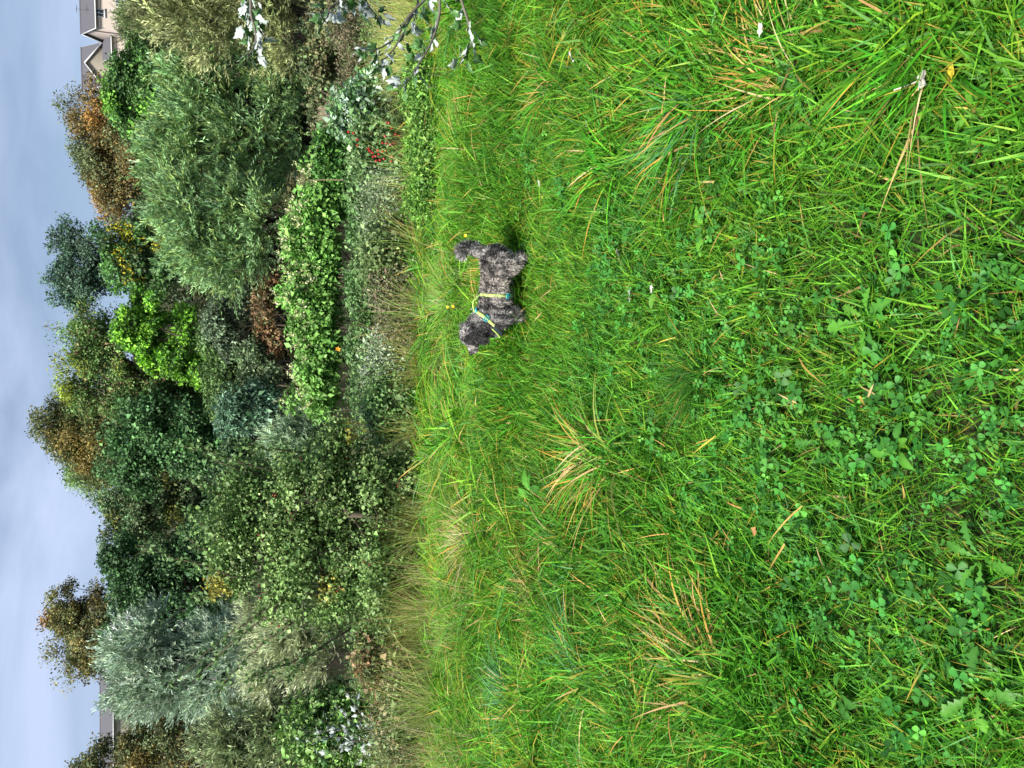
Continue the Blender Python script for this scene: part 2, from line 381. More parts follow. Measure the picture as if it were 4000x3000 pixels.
def window(root, P3, s, z, wd, ht, panes=2):
    loc = np.array(root.location); sp = Soup(); a0 = P3(s, -.05, z); ax = P3(1, 0, 0) - P3(0, 0, 0); gx_ = P3(0, 1, 0) - P3(0, 0, 0)
    t_ = .09
    hexa(sp, a0, ax * wd, gx_ * .05, Z3 * t_); hexa(sp, a0 + Z3 * (ht - t_), ax * wd, gx_ * .05, Z3 * t_)
    for q in range(panes + 1): hexa(sp, a0 + ax * ((wd - t_) * q / panes) + Z3 * t_, ax * t_, gx_ * .05, Z3 * (ht - 2 * t_))
    wn = link('window', sp.mesh('window', M_WHITE, origin=loc), root)
    for q in range(panes):
        ps = Soup(); x0 = (wd - t_) * q / panes + t_; x1 = (wd - t_) * (q + 1) / panes
        hexa(ps, P3(s, -.02, z) + ax * x0 + Z3 * t_, ax * (x1 - x0), gx_ * .015, Z3 * (ht - 2 * t_))
        link('pane', ps.mesh('pane', M_PANE, origin=loc), wn)
    ss = Soup(); hexa(ss, P3(s - .08, -.14, z - .12), ax * (wd + .16), gx_ * .14, Z3 * .11)
    link('sill', ss.mesh('sill', M_WHITE, origin=loc), wn)

g1 = unit(np.array([.135, .99])); a1 = np.array([g1[1], -g1[0]])
c1 = at(369.4, 102, 125); ze1 = c1[2]; zr1 = at(320, 117, 129)[2]; zb1 = ze1 - 5.6
h1 = thing('house', 'cream rendered house with grey slate roof, farthest right on the hill', 'house', (c1[0], c1[1], zb1), 'houses on the hill')
P1 = gable_block(h1, c1[:2], a1, g1, 15, 8, zb1 - 3, ze1, zr1, M_RENDER)
window(h1, P1, 1.35, ze1 - 1.35, 1.1, 1.15); window(h1, P1, 4.0, ze1 - 1.0, .55, .85, 1); window(h1, P1, 3.0, ze1 - 3.95, 1.1, 1.1); window(h1, P1, 6.5, ze1 - 1.35, 1.1, 1.15)
sp = Soup(); q0 = np.array([*c1[:2], 0]) + np.array([*g1, 0]) * 2.2 - np.array([*a1, 0]) * .1
tube(sp, [q0 + Z3 * (ze1 + .7), q0 + Z3 * zb1], .07, sides=6); link('downpipe', sp.mesh('downpipe', M_PIPE, origin=h1.location), h1)
sp = Soup(); q1 = P1(2.4, 1.2, ze1 + 1.0)
tube(sp, [q1, q1 + Z3 * 1.6], .03, sides=5); tube(sp, [q1 + Z3 * 1.5 - np.array([.5, 0, 0]), q1 + Z3 * 1.5 + np.array([.5, 0, 0])], .025, sides=5)
for dx in (-.35, 0, .35): tube(sp, [q1 + np.array([dx, -.3, 1.5]), q1 + np.array([dx, .3, 1.5])], .02, sides=4)
link('aerial', sp.mesh('aerial', M_PIPE, origin=h1.location), h1)

c2 = at(402, 186, 130); zg = at(432, 186, 130)[2]; zgr = at(402, 170, 133)[2]
hg = thing('house', 'low dark-roofed annexe between the two hill houses', 'house', (c2[0], c2[1], zg - 2.6), 'houses on the hill')
gable_block(hg, c2[:2] - a1 * 1.0, a1, g1, 4.6, 6, zg - 4, zg, zgr, M_RENDER, courses=8)

c3 = at(393, 330, 136); ze3 = at(393, 200, 136)[2]; zr3 = at(325, 200, 140)[2]
M_BUFF = plain_mat('buff_render', (.32, .29, .23), .9, .2, var=.15, scale=.8)
h3 = thing('house', 'grey-roofed house with white gable boards, half hidden left of the cream house', 'house', (c3[0], c3[1], ze3 - 5.5), 'houses on the hill')
Ln3 = 5.9
gable_block(h3, c3[:2], a1, g1, Ln3, 8, ze3 - 8, ze3, zr3, M_BUFF)
apex = at(332, 247, 133); wg = 5.2
gable_block(h3, apex[:2] - a1 * wg / 2 + a1 * wg, g1, -a1, 6.0, wg, ze3 - 8, ze3 - .4, apex[2], M_BUFF, courses=10)

c4 = at(432, 2885, 118); ze4 = at(440, 2800, 118)[2]; zr4 = at(396, 2800, 123)[2]
h4 = thing('house', 'long slate-grey roof showing above the trees at far left', 'house', (c4[0], c4[1], ze4 - 5), 'houses on the hill')
e4 = at(432, 2700, 118); a4 = unit((e4 - c4)[:2]); g4 = np.array([-a4[1], a4[0]])
gable_block(h4, c4[:2] - a4 * 6, a4, g4, np.linalg.norm((e4 - c4)[:2]) + 6, 10, ze4 - 7, ze4, zr4, M_BUFF)
# ------------------------------------------------------------------ trees beyond the pond
def base_of(px_y, Y, lobes=None):
    x = at(900, px_y, Y)[0]; return np.array([x, Y, float(terrain(x, Y))])
G1 = 'trees on the far bank'; G2 = 'willows beside the pond'; G3 = 'low shrubs on the far bank'
TREES = [
 # name, label, Y, base py, trunk r, lobes, palette, n_clump, per, clump_r, leaf l, leaf w, kwargs
 ('copper_tree', 'brown-leaved autumn tree with airy top below the houses', 66, 560, .34,
  [(410, 375, 95, 70), (375, 460, 120, 95), (385, 560, 120, 90), (450, 680, 120, 110), (485, 800, 115, 100), (520, 620, 90, 170), (400, 625, 100, 80), (430, 745, 95, 80), (470, 520, 100, 120)],
  [(.115, .088, .03), (.09, .074, .026), (.13, .092, .032), (.085, .085, .034)], 2700, 12, .75, .20, .13, dict(accents=[((.18, .10, .025), .05, .5), ((.08, .10, .045), .15, .3)], shell=.3)),
 ('sycamore', 'mid-green leafy tree directly below the grey-roofed house', 58, 330, .25,
  [(500, 285, 75, 70), (510, 380, 100, 90), (560, 470, 90, 80), (570, 220, 70, 60), (600, 340, 80, 110)],
  [(.05, .11, .03), (.04, .09, .03), (.07, .15, .035)], 900, 14, .8, .24, .2, dict(accents=[((.10, .22, .03), .08, .5)])),
 ('goat_willow', 'olive bushy willow hiding the foot of the cream house', 60, 60, .2,
  [(565, 60, 80, 90), (590, -40, 90, 90), (575, 150, 75, 60), (610, 40, 70, 120)],
  [(.10, .14, .055), (.14, .18, .08), (.07, .10, .035)], 900, 12, 1.0, .30, .09, dict(mode='willow')),
 ('poplar', 'dark blue-green airy tree standing up against the sky, centre right', 70, 1040, .3,
  [(285, 935, 95, 65), (270, 1080, 85, 75), (300, 1175, 100, 55), (350, 1010, 90, 120), (340, 1130, 90, 80), (400, 1050, 80, 120)],
  [(.045, .085, .055), (.035, .07, .045), (.06, .10, .06)], 1000, 11, .8, .22, .17, dict(shell=.3)),
 ('maple', 'green tree with yellow autumn sprays beside the grey willow', 60, 1010, .22,
  [(470, 950, 95, 90), (520, 1050, 120, 85), (620, 1080, 130, 80), (560, 930, 80, 80), (650, 1000, 90, 100)],
  [(.05, .12, .03), (.04, .09, .03), (.035, .06, .025)], 950, 13, .7, .22, .19, dict(accents=[((.28, .25, .02), .08, 1.6), ((.09, .22, .03), .15, .3)])),
 ('ash_tree', 'tall green tree flecked with reddish brown seed clusters', 60, 1480, .36,
  [(380, 1290, 140, 95), (345, 1430, 125, 100), (450, 1390, 150, 150), (480, 1550, 150, 100), (660, 1530, 190, 110), (800, 1540, 110, 100), (600, 1420, 140, 120), (330, 1520, 90, 70)],
  [(.07, .13, .035), (.06, .11, .03), (.09, .16, .045), (.12, .09, .045)], 2200, 12, .7, .22, .13, dict(wts=[.36, .3, .2, .14], accents=[((.13, .08, .045), .10, .55), ((.15, .19, .03), .05, .5)], limbs=26, shell=.3)),
 ('lime_tree', 'bright lime-green leafy tree in the middle of the far bank', 55, 1320, .2,
  [(520, 1290, 70, 80), (600, 1200, 80, 60), (690, 1400, 110, 70), (740, 1270, 90, 80), (610, 1330, 90, 90), (830, 1350, 60, 80), (790, 1460, 60, 60)],
  [(.085, .20, .018), (.055, .135, .02), (.12, .26, .02), (.04, .09, .02)], 850, 15, .6, .24, .2, dict(clump_jit=.25)),
 ('oak_tree', 'tallest dark tree with bronze-tipped peak against the sky', 64, 1680, .4,
  [(225, 1640, 95, 75), (320, 1690, 130, 115), (420, 1780, 120, 110), (350, 1600, 110, 70), (440, 1640, 130, 130)],
  [(.075, .09, .03), (.09, .09, .03), (.05, .075, .028)], 1900, 12, .7, .2, .14, dict(accents=[((.13, .105, .03), .12, .5)], limbs=16)),
 ('dark_sycamore', 'dark shaded green tree below the tallest bronze tree', 57, 1730, .35,
  [(600, 1700, 170, 140), (750, 1720, 160, 140), (570, 1840, 160, 90), (850, 1640, 90, 110), (860, 1760, 90, 110)],
  [(.04, .09, .032), (.032, .07, .025), (.055, .12, .04)], 1500, 13, .8, .26, .22, dict(limbs=18)),
 ('birch_tree', 'pale green feathery tree behind the bronze-tipped peak, on its left', 74, 1870, .2,
  [(340, 1850, 95, 55), (410, 1885, 100, 70), (380, 1800, 80, 60)],
  [(.14, .22, .07), (.11, .18, .06)], 420, 12, .8, .2, .12, dict(shell=.2)),
 ('field_maple', 'rounded mid-green tree left of the tallest tree', 61, 2010, .25,
  [(470, 1970, 95, 85), (480, 2090, 95, 65), (580, 2000, 150, 130), (700, 1930, 140, 110), (800, 1960, 110, 120)],
  [(.06, .115, .045), (.05, .095, .04), (.08, .10, .05)], 1300, 13, .75, .21, .16, dict(accents=[((.13, .14, .03), .06, .5)])),
 ('hornbeam', 'broad very dark green tree left of centre', 56, 2300, .35,
  [(490, 2190, 90, 100), (530, 2310, 110, 120), (660, 2220, 140, 140), (640, 2440, 140, 120), (780, 2140, 110, 120), (510, 2470, 100, 100), (760, 2340, 110, 130)],
  [(.034, .078, .028), (.027, .06, .024), (.05, .105, .036)], 1700, 13, .8, .25, .2, dict(limbs=16)),
 ('bronze_oak', 'olive and orange tinted tree rising left of the very dark tree', 62, 2460, .33,
  [(255, 2400, 70, 75), (320, 2500, 100, 125), (300, 2350, 80, 70), (385, 2570, 80, 65), (400, 2430, 100, 130), (340, 2540, 80, 60)],
  [(.09, .10, .035), (.12, .10, .035), (.06, .075, .03)], 1200, 12, .6, .19, .14, dict(accents=[((.15, .09, .025), .06, .5)], shell=.35)),
 ('corner_oak', 'olive brown tree filling the far left edge', 58, 2920, .33,
  [(430, 2985, 100, 70), (540, 2880, 80, 80), (590, 2970, 130, 100), (690, 2870, 130, 120), (545, 2770, 65, 55), (350, 3050, 90, 70), (760, 2780, 90, 80)],
  [(.07, .09, .035), (.05, .07, .03), (.10, .09, .035)], 1400, 13, .7, .21, .15, dict(accents=[((.10, .085, .026), .12, .4)])),
]
for i, (nm, lb, Y, by, tr, lob, pal, nc, per, cr_, ll, lw, kw) in enumerate(TREES):
    kw = dict(kw); kw.setdefault('limbs', 10)
    build_plant(nm, lb, 'tree', lobes_px(Y, lob), base_of(by, Y), tr, pal, int(nc * 1.35), int(per * 1.5), cr_ * .85, ll * .66, lw * .68, 100 + i, mat=M_FAR, group=G1, **kw)
WPAL = [(.12, .21, .085), (.155, .25, .12), (.09, .16, .055), (.13, .19, .06)]
WILLOWS = [
 ('olive_willow', 'olive willow at the right edge overhanging the pond', 41, 20, .13,
  [(790, 80, 210, 140), (930, 0, 200, 150), (1060, 60, 120, 160), (700, -60, 150, 120), (1140, 150, 80, 120), (1150, 20, 80, 120)], [(.15, .17, .07), (.12, .14, .055), (.19, .21, .10)], 3000),
 ('grey_willow', 'large grey-green willow leaning over the dark water', 47, 440, .13,
  [(770, 510, 190, 170), (850, 330, 200, 150), (710, 640, 130, 130), (940, 560, 190, 190), (1070, 420, 110, 200), (940, 250, 150, 120), (1090, 600, 90, 130), (1150, 300, 70, 170), (1170, 480, 60, 140), (1140, 680, 60, 110)], WPAL, 4800),
 ('round_willow', 'rounded grey-green willow between the water and the cream-flowered hedge', 44, 920, .12,
  [(770, 830, 150, 140), (810, 960, 150, 140), (930, 1000, 170, 135), (940, 800, 190, 150), (1030, 900, 95, 180), (680, 780, 100, 90)], WPAL, 3400),
 ('silver_willow', 'tall silvery willow on the left of the far bank', 43, 2580, .16,
  [(560, 2560, 125, 120), (640, 2470, 120, 95), (700, 2650, 190, 130), (860, 2570, 170, 150), (590, 2690, 120, 85), (900, 2700, 150, 100), (980, 2500, 100, 120)], [(.20, .265, .19), (.16, .22, .145), (.25, .32, .235)], 3800),
 ('low_willow', 'low olive willow bush at the left edge below the dark trees', 31, 2880, .2,
  [(910, 2860, 110, 110), (1000, 2950, 140, 110), (1060, 2780, 110, 110), (960, 3040, 120, 90), (1130, 2890, 90, 130)], [(.17, .21, .10), (.13, .17, .075), (.20, .25, .13)], 1900),
]
for i, (nm, lb, Y, by, tr, lob, pal, nc) in enumerate(WILLOWS):
    build_plant(nm, lb, 'tree', lobes_px(Y, lob), base_of(by, Y), tr, pal, nc, 11, .95 * Y / 45, .30 * Y / 45, .075 * Y / 45, 200 + i, mode='willow', mat=M_FAR, group=G2, bark=(.035, .03, .022), limbs=36, stems=4, shell=.35, rough=.35, up=.45, twig=2.0)
SHRUBS = [
 ('hazel_shrub', 'leafy green shrub filling the foot of the flecked tree', 52, 1560, [(880, 1500, 100, 110), (900, 1400, 90, 100), (850, 1320, 80, 90)], [(.055, .10, .03), (.075, .13, .04), (.04, .07, .025)], 900, .18),
 ('holly_shrub', 'dark green shrub joining the very dark tree and the silver willow', 50, 2380, [(850, 2380, 100, 110), (900, 2260, 90, 90), (830, 2480, 80, 80)], [(.035, .075, .028), (.05, .10, .035)], 800, .18),
 ('dark_shrub', 'dusky grey-green shrub in the shade beside the round willow', 50, 1240, [(870, 1240, 80, 95), (930, 1190, 70, 60), (900, 1330, 60, 70)], [(.05, .075, .04), (.07, .10, .06)], 600, .16),
 ('bracken_bank', 'rusty brown dying bracken above the cream-flowered hedge', 46, 1240, [(1050, 1230, 60, 100), (1080, 1330, 50, 80), (1060, 1130, 50, 60)], [(.14, .08, .04), (.10, .07, .035), (.08, .09, .035)], 500, .16),
 ('elder_shrub', 'mid-green shrub with pale speckled leaves under the flecked tree', 46, 1420, [(1010, 1420, 90, 90), (1060, 1500, 70, 80)], [(.07, .11, .05), (.11, .15, .08), (.05, .08, .03)], 600, .17),
 ('laurel_shrub', 'blue-green shrub above the left end of the cream-flowered hedge', 45, 1590, [(960, 1590, 100, 80), (1050, 1600, 90, 90), (900, 1650, 70, 60)], [(.06, .12, .07), (.09, .15, .10), (.04, .08, .04)], 650, .19),
 ('shade_shrub', 'dark undergrowth shrub at the foot of the dark shaded tree', 48, 1780, [(930, 1800, 90, 120), (960, 1920, 90, 110), (880, 2060, 90, 120), (900, 2250, 90, 120)], [(.03, .06, .025), (.045, .08, .035)], 900, .2),
 ('bank_shrub', 'olive shrub tangle at the waterline under the large grey willow', 52, 500, [(1150, 560, 60, 120), (1130, 330, 60, 120), (1150, 120, 70, 120), (1170, 760, 60, 120)], [(.06, .08, .03), (.055, .06, .028), (.08, .085, .035)], 1400, .18),
]
for i, (nm, lb, Y, by, lob, pal, nc, ll) in enumerate(SHRUBS):
    build_plant(nm, lb, 'shrub', lobes_px(Y, lob), base_of(by, Y), .08, pal, nc, 13, .55, ll, ll * .6, 300 + i, mat=M_FAR, group=G3, limbs=8, stems=3)
# ------------------------------------------------------------------ shrubs on the near bank
G4 = 'bushes on the near bank'
def near(nm, lb, Y, by, lob, pal, nc, per, cr_, ll, lw, seed, **kw):
    x = at(1400, by, Y)[0]; b = np.array([x, Y, float(terrain(x, Y))])
    kw.setdefault('limbs', 14); kw.setdefault('stems', 5); kw.setdefault('group', G4)
    return build_plant(nm, lb, kw.pop('cat', 'shrub'), lobes_px(Y, lob), b, kw.pop('trunk', .02), pal, nc, per, cr_, ll, lw, seed, mat=M_LEAF, **kw)

# long flowering hedge in the middle, with cream flower spikes along its top
HP = [(.07, .155, .028), (.09, .19, .04), (.05, .115, .022), (.11, .22, .05)]
hl = [(1262 + 22 * math.sin(k * 1.7) + (40 if k < 2 else 0), 690 + k * 76, 128 + 22 * math.sin(k * 2.3), 92) for k in range(12)]
hedge, hc, hd = near('flowering_hedge', 'long bright green hedge topped with cream flower spikes, behind the dog', 16.0, 1130, hl, HP, 4600, 12, .17, .082, .055, 400, shell=.3, rough=.35, bough=.42, limbs=30, stems=9, clump_jit=.22)
rng = np.random.default_rng(41); top = (hd[:, 2] > .25) & (rng.random(len(hd)) < .5); fc = hc[top]; sp = Soup()
for c in fc[:520]:
    n = 14; tt = np.linspace(0, 1, n); dd = unit(np.array([rng.normal(0, .5), rng.normal(0, .4) - .3, .9])); ln = rng.uniform(.10, .22)
    pos = c + dd * (tt * ln)[:, None] + rng.normal(0, .016, (n, 3)) + np.array([0, -.10, .08])
    leaves(sp, pos, rand_unit(n, rng), .06 * (1.2 - .6 * tt), .045 * (1.2 - .6 * tt), pick([(.52, .55, .28), (.62, .62, .40), (.40, .50, .18)], n, rng, .15), rng)
fo = link('flower_spikes', sp.mesh('flower_spikes', M_LEAF, origin=hedge.location), hedge); fo['kind'] = 'stuff'

near('grey_willow_bush', 'small soft grey-green willow bush at the left end of the flowering hedge', 17.5, 1740, [(1150, 1735, 105, 100), (1230, 1700, 90, 95), (1260, 1790, 70, 90)], [(.16, .23, .13), (.20, .28, .18), (.13, .18, .09)], 1100, 12, .36, .11, .02, 401, mode='willow', up=.6, bark=(.12, .10, .06))
near('olive_willow_bush', 'pale olive willow bush seen through the hawthorn branches', 14.5, 2440, [(1130, 2430, 150, 150), (1230, 2560, 140, 120), (1290, 2420, 110, 130), (1060, 2330, 70, 80), (1010, 2190, 60, 60), (1050, 2620, 80, 80)], [(.25, .285, .16), (.21, .245, .125), (.28, .32, .20)], 2300, 12, .34, .10, .02, 402, mode='willow', up=.6, bark=(.14, .11, .06))

# hawthorn with long shoots and dark red berries
hw = [(920, 2060, 120, 110), (960, 1900, 110, 100), (930, 2220, 110, 100), (1120, 1950, 160, 170), (1300, 1900, 150, 200), (1180, 2150, 190, 170), (1380, 2120, 140, 190), (1450, 1900, 110, 180), (1350, 2330, 120, 130), (1000, 2080, 110, 120), (1480, 2300, 100, 200), (1330, 1740, 90, 90), (1120, 2330, 110, 90), (1540, 2080, 90, 190), (1570, 1850, 80, 120), (1580, 2300, 80, 150), (1610, 1960, 70, 150), (1620, 2180, 70, 150)]
HWP = [(.065, .115, .032), (.085, .14, .042), (.045, .085, .022), (.115, .165, .06)]
haw, wc, wd_ = near('hawthorn', 'big tangled hawthorn with red berries and long arching shoots', 8.1, 2080, hw, HWP, 6000, 14, .13, .030, .024, 410, cat='tree', trunk=.045, bough=.42, shell=.12, rough=.3, limbs=46, twig=.8, stems=5, accents=[((.16, .15, .03), .012, 2.0)], crown_name='crown', clump_jit=.3)
rng = np.random.default_rng(42); loc = np.array(haw.location)
sh = Soup(); shl = Soup()
for (x0, y0, x1, y1) in [(830, 2225, 536, 2128), (800, 2180, 690, 2060), (820, 2100, 735, 1985), (1000, 2400, 660, 2690), (960, 2440, 752, 2670), (1040, 2480, 850, 2700), (900, 2320, 745, 2335), (960, 1850, 700, 1735), (990, 1830, 765, 1740), (1060, 1760, 922, 1735), (880, 1960, 760, 1880), (1150, 2560, 960, 2660), (1240, 2500, 1120, 2650), (870, 2000, 740, 2010)]:
    a_, b_ = at(x0 + 130, y0 + (y0 - y1) * .3, 8.0), at(x1, y1, 7.9 + rng.uniform(-.4, .4)); pts = bez(a_, b_, (0, 0, .06), rng, 10, .02)
    tube(sh, pts, np.linspace(.012, .003, 10), (.09, .075, .05), 5)
    n = 80; t_ = rng.random(n) ** .8; pos = np.array([np.interp(t_, np.linspace(0, 1, 10), pts[:, k]) for k in range(3)]).T + rng.normal(0, .022, (n, 3))
    leaves(shl, pos, rand_unit(n, rng) + unit(b_ - a_) * .4, .05 * np.exp(rng.normal(0, .2, n)), .038, pick([(.10, .19, .06), (.14, .23, .08), (.08, .14, .04)], n, rng, .2), rng)
link('shoots', sh.mesh('shoots', M_BARKV, origin=loc), haw); q = link('shoot_leaves', shl.mesh('shoot_leaves', M_LEAF, origin=loc), haw); q['kind'] = 'stuff'

def ico(r=1.0, sub=1):
    bm = bmesh.new(); bmesh.ops.create_icosphere(bm, subdivisions=sub, radius=r)
    v = np.array([x.co[:] for x in bm.verts]); f = np.array([[x.index for x in p.verts] for p in bm.faces]); bm.free(); return v, f
IV, IF = ico()
def berries(root, cc, n, size, col, seed, name='berry_clusters', spread=.1):
    r = np.random.default_rng(seed); s = Soup(); k = cc[r.integers(0, len(cc), max(1, n // 4))]
    for c in k:
        for _ in range(4):
            s.add(IV * size * r.uniform(.8, 1.15) + c + r.normal(0, spread * .35, 3), IF, pick([col], 1, r, .2)[0])
    o = link(name, s.mesh(name, M_BERRY, origin=root.location, smooth=True), root); o['kind'] = 'stuff'
M_BERRY = foliage_mat('berry', .25, .5, .0, 80, .0)
berries(haw, wc[wc[:, 2] < 1.6], 320, .011, (.22, .012, .02), 43)

# brush between the lawn and the hedge
near('berry_bush', 'reddish-brown berry bush below the pale olive willow', 7.8, 2660, [(1490, 2620, 100, 90), (1440, 2540, 70, 70), (1570, 2700, 80, 90), (1530, 2780, 80, 70), (1600, 2560, 70, 90)], [(.09, .11, .04), (.12, .09, .045), (.06, .09, .03), (.16, .10, .05)], 620, 10, .13, .04, .03, 411, shell=.2)
bb = near('rose_bush', 'wild rose bush dotted with bright red hips, right of the dog', 9.2, 620, [(1450, 640, 95, 80), (1500, 560, 100, 80), (1540, 690, 80, 80), (1420, 540, 60, 60)], [(.08, .15, .05), (.11, .19, .07), (.06, .11, .035), (.15, .22, .10)], 900, 9, .14, .045, .032, 412, shell=.2, twig=.5, trunk=.012)
rng = np.random.default_rng(44)
bm = bmesh.new(); bmesh.ops.create_icosphere(bm, subdivisions=2, radius=.0135)
for v in bm.verts:
    v.co.z *= 1.35
    if v.co.z > .012: v.co.x *= .6; v.co.y *= .6
hip_me = bpy.data.meshes.new('hip'); bm.to_mesh(hip_me); bm.free()
M_HIP = plain_mat('hip_skin', (.36, .015, .015), .3, .4, col2=(.24, .012, .012), scale=60); hip_me.materials.append(M_HIP)
hp = [(1362, 515), (1382, 520), (1396, 545), (1397, 568), (1505, 532), (1495, 558), (1510, 560), (1525, 565), (1440, 580), (1455, 597), (1467, 610), (1480, 602), (1495, 590), (1508, 588), (1525, 612), (1532, 610), (1528, 630), (1470, 628), (1458, 612), (1445, 590), (1484, 625), (1530, 500), (1545, 525), (1560, 530), (1540, 560), (1572, 640), (1500, 620), (1476, 588), (1520, 480), (1512, 478)]
for (px, py) in hp:
    o = link('hip', hip_me, bb[0]); o.location = Vector(at(px, py, 8.62 + rng.uniform(-.12, .2))) - bb[0].location; o.rotation_euler = rng.uniform(-.6, .6, 3)
SH = [
 ('willowherb_bush', 'grey-green feathery weeds right of the dog, below the hedge', 8.5, 800, [(1535, 790, 110, 100), (1565, 900, 100, 90), (1495, 860, 80, 80), (1615, 830, 60, 110)], [(.11, .16, .08), (.14, .19, .10), (.09, .11, .07)], 800, .045, .02),
 ('bramble_bush', 'olive bramble bush directly behind the tail of the dog', 8.3, 980, [(1525, 970, 110, 100), (1575, 1060, 100, 90), (1485, 1040, 70, 80)], [(.08, .13, .04), (.11, .16, .06), (.06, .09, .03)], 700, .05, .036),
 ('heather_scrub', 'brownish twiggy scrub behind the dog, under the middle of the hedge', 8.2, 1150, [(1535, 1160, 90, 100), (1495, 1110, 60, 60), (1575, 1260, 90, 90)], [(.09, .07, .045), (.07, .09, .04), (.12, .12, .07)], 600, .045, .02),
 ('thistle_scrub', 'pale grey-green thistly scrub left of the muzzle of the dog', 8.4, 1400, [(1535, 1390, 110, 100), (1495, 1470, 80, 70), (1585, 1330, 80, 80)], [(.13, .17, .11), (.09, .13, .06), (.16, .19, .14)], 800, .045, .022),
 ('mallow_scrub', 'mid-green leafy weeds between the flowering hedge and the hawthorn', 8.3, 1560, [(1555, 1540, 110, 100), (1505, 1610, 90, 80), (1605, 1640, 80, 90)], [(.07, .14, .04), (.05, .11, .035), (.10, .16, .06)], 750, .05, .035),
 ('nettle_bed', 'bright yellow-green weeds at the foot of the rose bush', 7.1, 450, [(1685, 470, 65, 100), (1655, 320, 60, 90), (1665, 600, 60, 100), (1655, 760, 60, 90), (1715, 380, 50, 90)], [(.085, .19, .03), (.065, .155, .025), (.12, .21, .04)], 800, .045, .022),
 ('sapling_thicket', 'fresh green and pale sapling thicket left of the hanging silver branches', 10.6, 430, [(1400, 450, 110, 70), (1450, 380, 90, 70), (1330, 480, 60, 50)], [(.09, .19, .06), (.20, .28, .20), (.07, .14, .05)], 520, .075, .06),
 ('brown_thicket', 'dry brown thicket by the water above the sapling thicket', 14.5, 380, [(1390, 330, 70, 90), (1330, 430, 50, 60), (1400, 200, 70, 110), (1360, 100, 70, 90)], [(.10, .085, .05), (.07, .10, .035), (.12, .10, .06)], 800, .06, .025),
 ('ivy_bank', 'dark glossy ivy mound right of the hedge at the water', 15.5, 560, [(1290, 580, 70, 60), (1330, 660, 80, 60), (1390, 620, 50, 80)], [(.05, .13, .03), (.09, .2, .04), (.035, .08, .02)], 480, .11, .09),
 ('waterside_shrub', 'dim olive shrub at the edge of the dark water, right', 25.0, 200, [(1255, 260, 55, 110), (1265, 90, 60, 120), (1250, 430, 50, 80), (1285, 180, 40, 160)], [(.07, .09, .035), (.09, .085, .04), (.05, .075, .03)], 700, .13, .09),
 ('fern_strip', 'low leafy weeds along the shaded foot of the flowering hedge', 12.0, 1150, [(1430, 900, 50, 130), (1425, 1120, 50, 130), (1430, 1340, 50, 130), (1425, 1520, 50, 100), (1420, 720, 50, 100)], [(.05, .10, .03), (.07, .13, .045), (.035, .07, .022)], 900, .07, .05),
 ('bindweed_mound', 'bright green bindweed mound behind the silver sapling at the left edge', 12.2, 2850, [(1230, 2850, 95, 110), (1330, 2950, 100, 100), (1330, 2780, 80, 80), (1420, 2880, 70, 110)], [(.065, .135, .028), (.09, .17, .04), (.045, .09, .02), (.13, .19, .07)], 1300, .085, .07),
 ('low_briar', 'scruffy briar with russet leaves at the lower left edge', 7.3, 2900, [(1555, 2880, 80, 100), (1605, 2780, 70, 90), (1635, 2960, 70, 80), (1575, 2700, 60, 70)], [(.09, .12, .05), (.12, .10, .05), (.07, .10, .04)], 500, .04, .028),
]
for i, (nm, lb, Y, by, lob, pal, nc, ll, lw) in enumerate(SH):
    near(nm, lb, Y, by, lob, pal, int(nc * 1.7), 14, .16 if ll < .06 else .2, ll * .7, lw * .7, 420 + i, bough=.4, shell=.12, rough=.35, twig=.3, trunk=.01)

# ------------------------------------------------------------------ white poplar: suckers and hanging branches with separate felted leaves
def poplar_leaf_mesh(seed, s=1.0):
    r = np.random.default_rng(seed); k = 26; a = np.linspace(-PI, PI, k, endpoint=False)
    rad = .5 + .085 * np.cos(5 * a) * np.exp(-(a / 2.6) ** 2) + .05 * np.cos(11 * a + 1) ; rad *= np.where(np.abs(a) > 2.7, .75, 1) * np.interp(np.abs(a), [0, .6, 2, PI], [1.28, 1.0, .92, .8])
    x, y = rad * np.cos(a) + .5, rad * np.sin(a) * .86
    cup, bend = r.uniform(-.25, .35), r.uniform(-.4, .25)
    z = cup * y ** 2 + bend * (x - .3) ** 2 * .6 + .05 * r.normal(size=k)
    V = np.concatenate([[(0.45, 0, bend * .01)], np.stack([x, y, z], 1)]) * s
    f = [(0, 1 + j, 1 + (j + 1) % k) for j in range(k)]
    n = len(V); under = V + np.array([0, 0, -.012 * s]); rim = []
    for j in range(k):
        p_, q_ = 1 + j, 1 + (j + 1) % k; rim += [(p_, p_ + n, q_ + n), (p_, q_ + n, q_)]
    b0 = 1                                                  # petiole from the notch at the leaf base
    V2 = np.concatenate([V, under, [V[b0] + np.array([-.55 * s, .0, .05 * s]), V[b0] + np.array([-.55 * s, .02 * s, .05 * s])]])
    me = bpy.data.meshes.new('leaf'); pf = [(b0, b0 + n, 2 * n), (b0, 2 * n, 2 * n + 1)]
    me.from_pydata([tuple(v) for v in V2], [], f + [(q[0] + n, q[2] + n, q[1] + n) for q in f] + rim + pf)
    me.materials.append(M_TOP_LEAF); me.materials.append(M_WHITE_LEAF)
    for i_, p_ in enumerate(me.polygons): p_.material_index = 0 if i_ < k else 1; p_.use_smooth = i_ < 2 * k
    return me
POP = [poplar_leaf_mesh(k) for k in range(6)]
